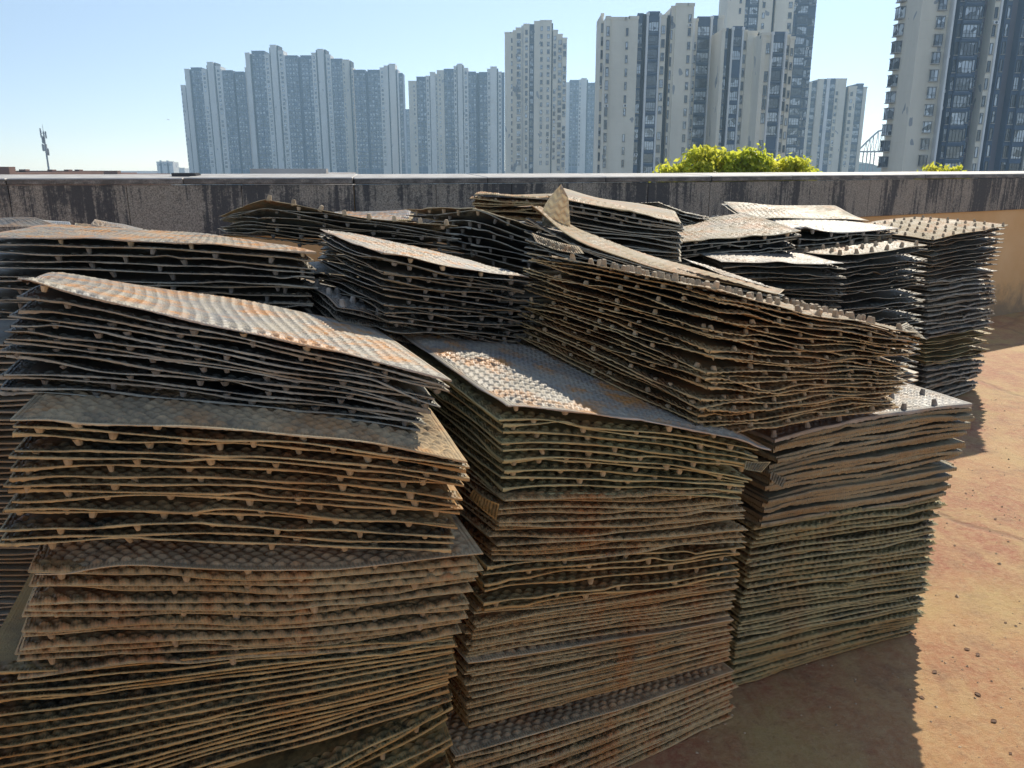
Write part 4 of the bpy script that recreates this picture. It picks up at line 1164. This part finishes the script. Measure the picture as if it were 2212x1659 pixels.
# ---------------------------------------------------------------- trees whose tops show over the parapet
def tree(label, blobs, D, nleaf, seed, leaf=.11, trunk_x=None):
    r = np.random.RandomState(seed)
    cx = XH(trunk_x or blobs[0][0], D)
    root = empty('broadleaf_tree', (cx, D, -18)); tag(root, label, 'tree', 'trees beyond the parapet')
    V, F = [], []
    cents = []
    for (x, y, rad, dd) in blobs:
        c = P(x, y, D+dd); cents.append((c, rad))
    tot = sum(q[1]**2 for q in cents)
    tm_ = MB()
    for c, rad in cents:
        k = int(nleaf*rad**2/tot)
        tm_.tube((0, 0, 15), (c[0]-cx, c[1]-D, c[2]+18-rad*.3), .05, .012, 6)
        # sprays of leaves inside the blob
        ns = max(6, k//14)
        for s_ in range(ns):
            u = r.normal(0, 1, 3); u /= np.linalg.norm(u)
            sc_ = c + u*rad*np.array([1.1, .9, .8])*r.uniform(.35, 1.0)**.6
            for q in range(14):
                p = sc_ + r.normal(0, 1, 3)*np.array([.07, .07, .05])*(leaf/.11)
                a = r.uniform(0, 6.28); dr = r.uniform(.2, 1.25)
                d = np.array([math.cos(a)*math.cos(dr), math.sin(a)*math.cos(dr), -math.sin(dr)])
                w = np.cross(d, r.normal(0, 1, 3)); w /= np.linalg.norm(w)+1e-6
                L = leaf*r.uniform(.6, 1.15); h = L*.26
                nn = np.cross(d, w)
                b = len(V); o = np.array([cx, D, -18])
                mid = p + d*L*.5 + nn*L*.07
                V += [tuple(p-o), tuple(mid+w*h-o), tuple(p+d*L-o), tuple(mid-w*h-o), tuple(mid-nn*L*.1-o)]
                F += [(b, b+1, b+4), (b+1, b+2, b+4), (b+2, b+3, b+4), (b+3, b, b+4)]
    link('crown', mesh_from('crown', V, F, [M['leaf']], smooth=False), root)
    tm_.tube((0,0,0), (0,0,15), .22, .10, 10)
    tm_.build('trunk', [M['bark']], root, smooth=True)
tree('broad yellow-green tree with sunlit drooping leaves above the parapet', [
    (1508,347,.17,0), (1530,340,.12,.1), (1545,360,.24,.2), (1500,366,.28,-.1), (1590,342,.15,.1), (1618,340,.14,0), (1600,366,.32,.2), (1570,372,.3,0), (1645,352,.13,.1), (1660,370,.22,0), (1692,362,.17,.1), (1722,356,.13,0), (1738,374,.12,0),
    (1437,366,.10,0), (1450,378,.18,0), (1504,330,.09,0), (1524,326,.08,.05), (1548,333,.09,0), (1572,334,.07,0), (1612,326,.07,0), (1627,333,.07,0), (1583,352,.1,0), (1600,345,.1,0), (1638,342,.08,0), (1650,347,.07,0), (1700,352,.08,0), (1712,349,.07,0), (1728,352,.07,0), (1744,372,.07,0), (1462,370,.1,0), (1480,382,.3,.1), (1540,395,.5,0), (1620,400,.5,.2), (1690,396,.36,.1), (1570,430,.7,.3), (1660,440,.6,.3), (1500,440,.6,.2)], 13.5, 10500, 4, .115, 1580)
tree('small sprig of leaves poking up before the nearest tower', [
    (2012,369,.05,0), (2026,372,.05,0), (2050,370,.05,0), (2062,374,.05,0), (2020,382,.11,0), (2048,384,.12,0), (2034,402,.28,0)], 13.0, 520, 9, .12, 2034)

# flat bits left on the coping
def coping_bit(x0, x1, y, D, h, label, mat):
    a, b = P(x0, y, D), P(x1, y, D)
    mb = MB(); w = b[0]-a[0]
    mb.box(0, w, -.04, .05, 0, h); mb.box(.02*w, w*.98, -.05, .04, h, h*1.5)
    o = mb.build('flat_scrap', [M[mat]]); o.location = (a[0], D, WALL_H + .003)
    tag(o, label, 'scrap')
coping_bit(376, 428, 380, 5.58, .018, 'dark flat scrap of board lying on the coping', 'slate')

# ---------------------------------------------------------------- haze
hz = bpy.data.materials.new('haze'); hz.use_nodes = True
nt = hz.node_tree
for n_ in list(nt.nodes):
    if n_.type == 'BSDF_PRINCIPLED': nt.nodes.remove(n_)
pv = nt.nodes.new('ShaderNodeVolumePrincipled')
pv.inputs['Color'].default_value = (.50, .76, 1.0, 1)
pv.inputs['Density'].default_value = 0.0007
pv.inputs['Anisotropy'].default_value = .3
nt.links.new(pv.outputs[0], nt.nodes['Material Output'].inputs['Volume'])
HAZE_TOP = 175
mb = MB(); mb.box(-1100, 1100, -60, 1000, -19, HAZE_TOP)
# city ground reaches past the haze; keep the box closed round the built scene
tag(mb.build('haze', [hz]), 'thin pale blue haze over the city', 'haze', kind='stuff')
print('COUNT', COUNT, len(bpy.data.objects))
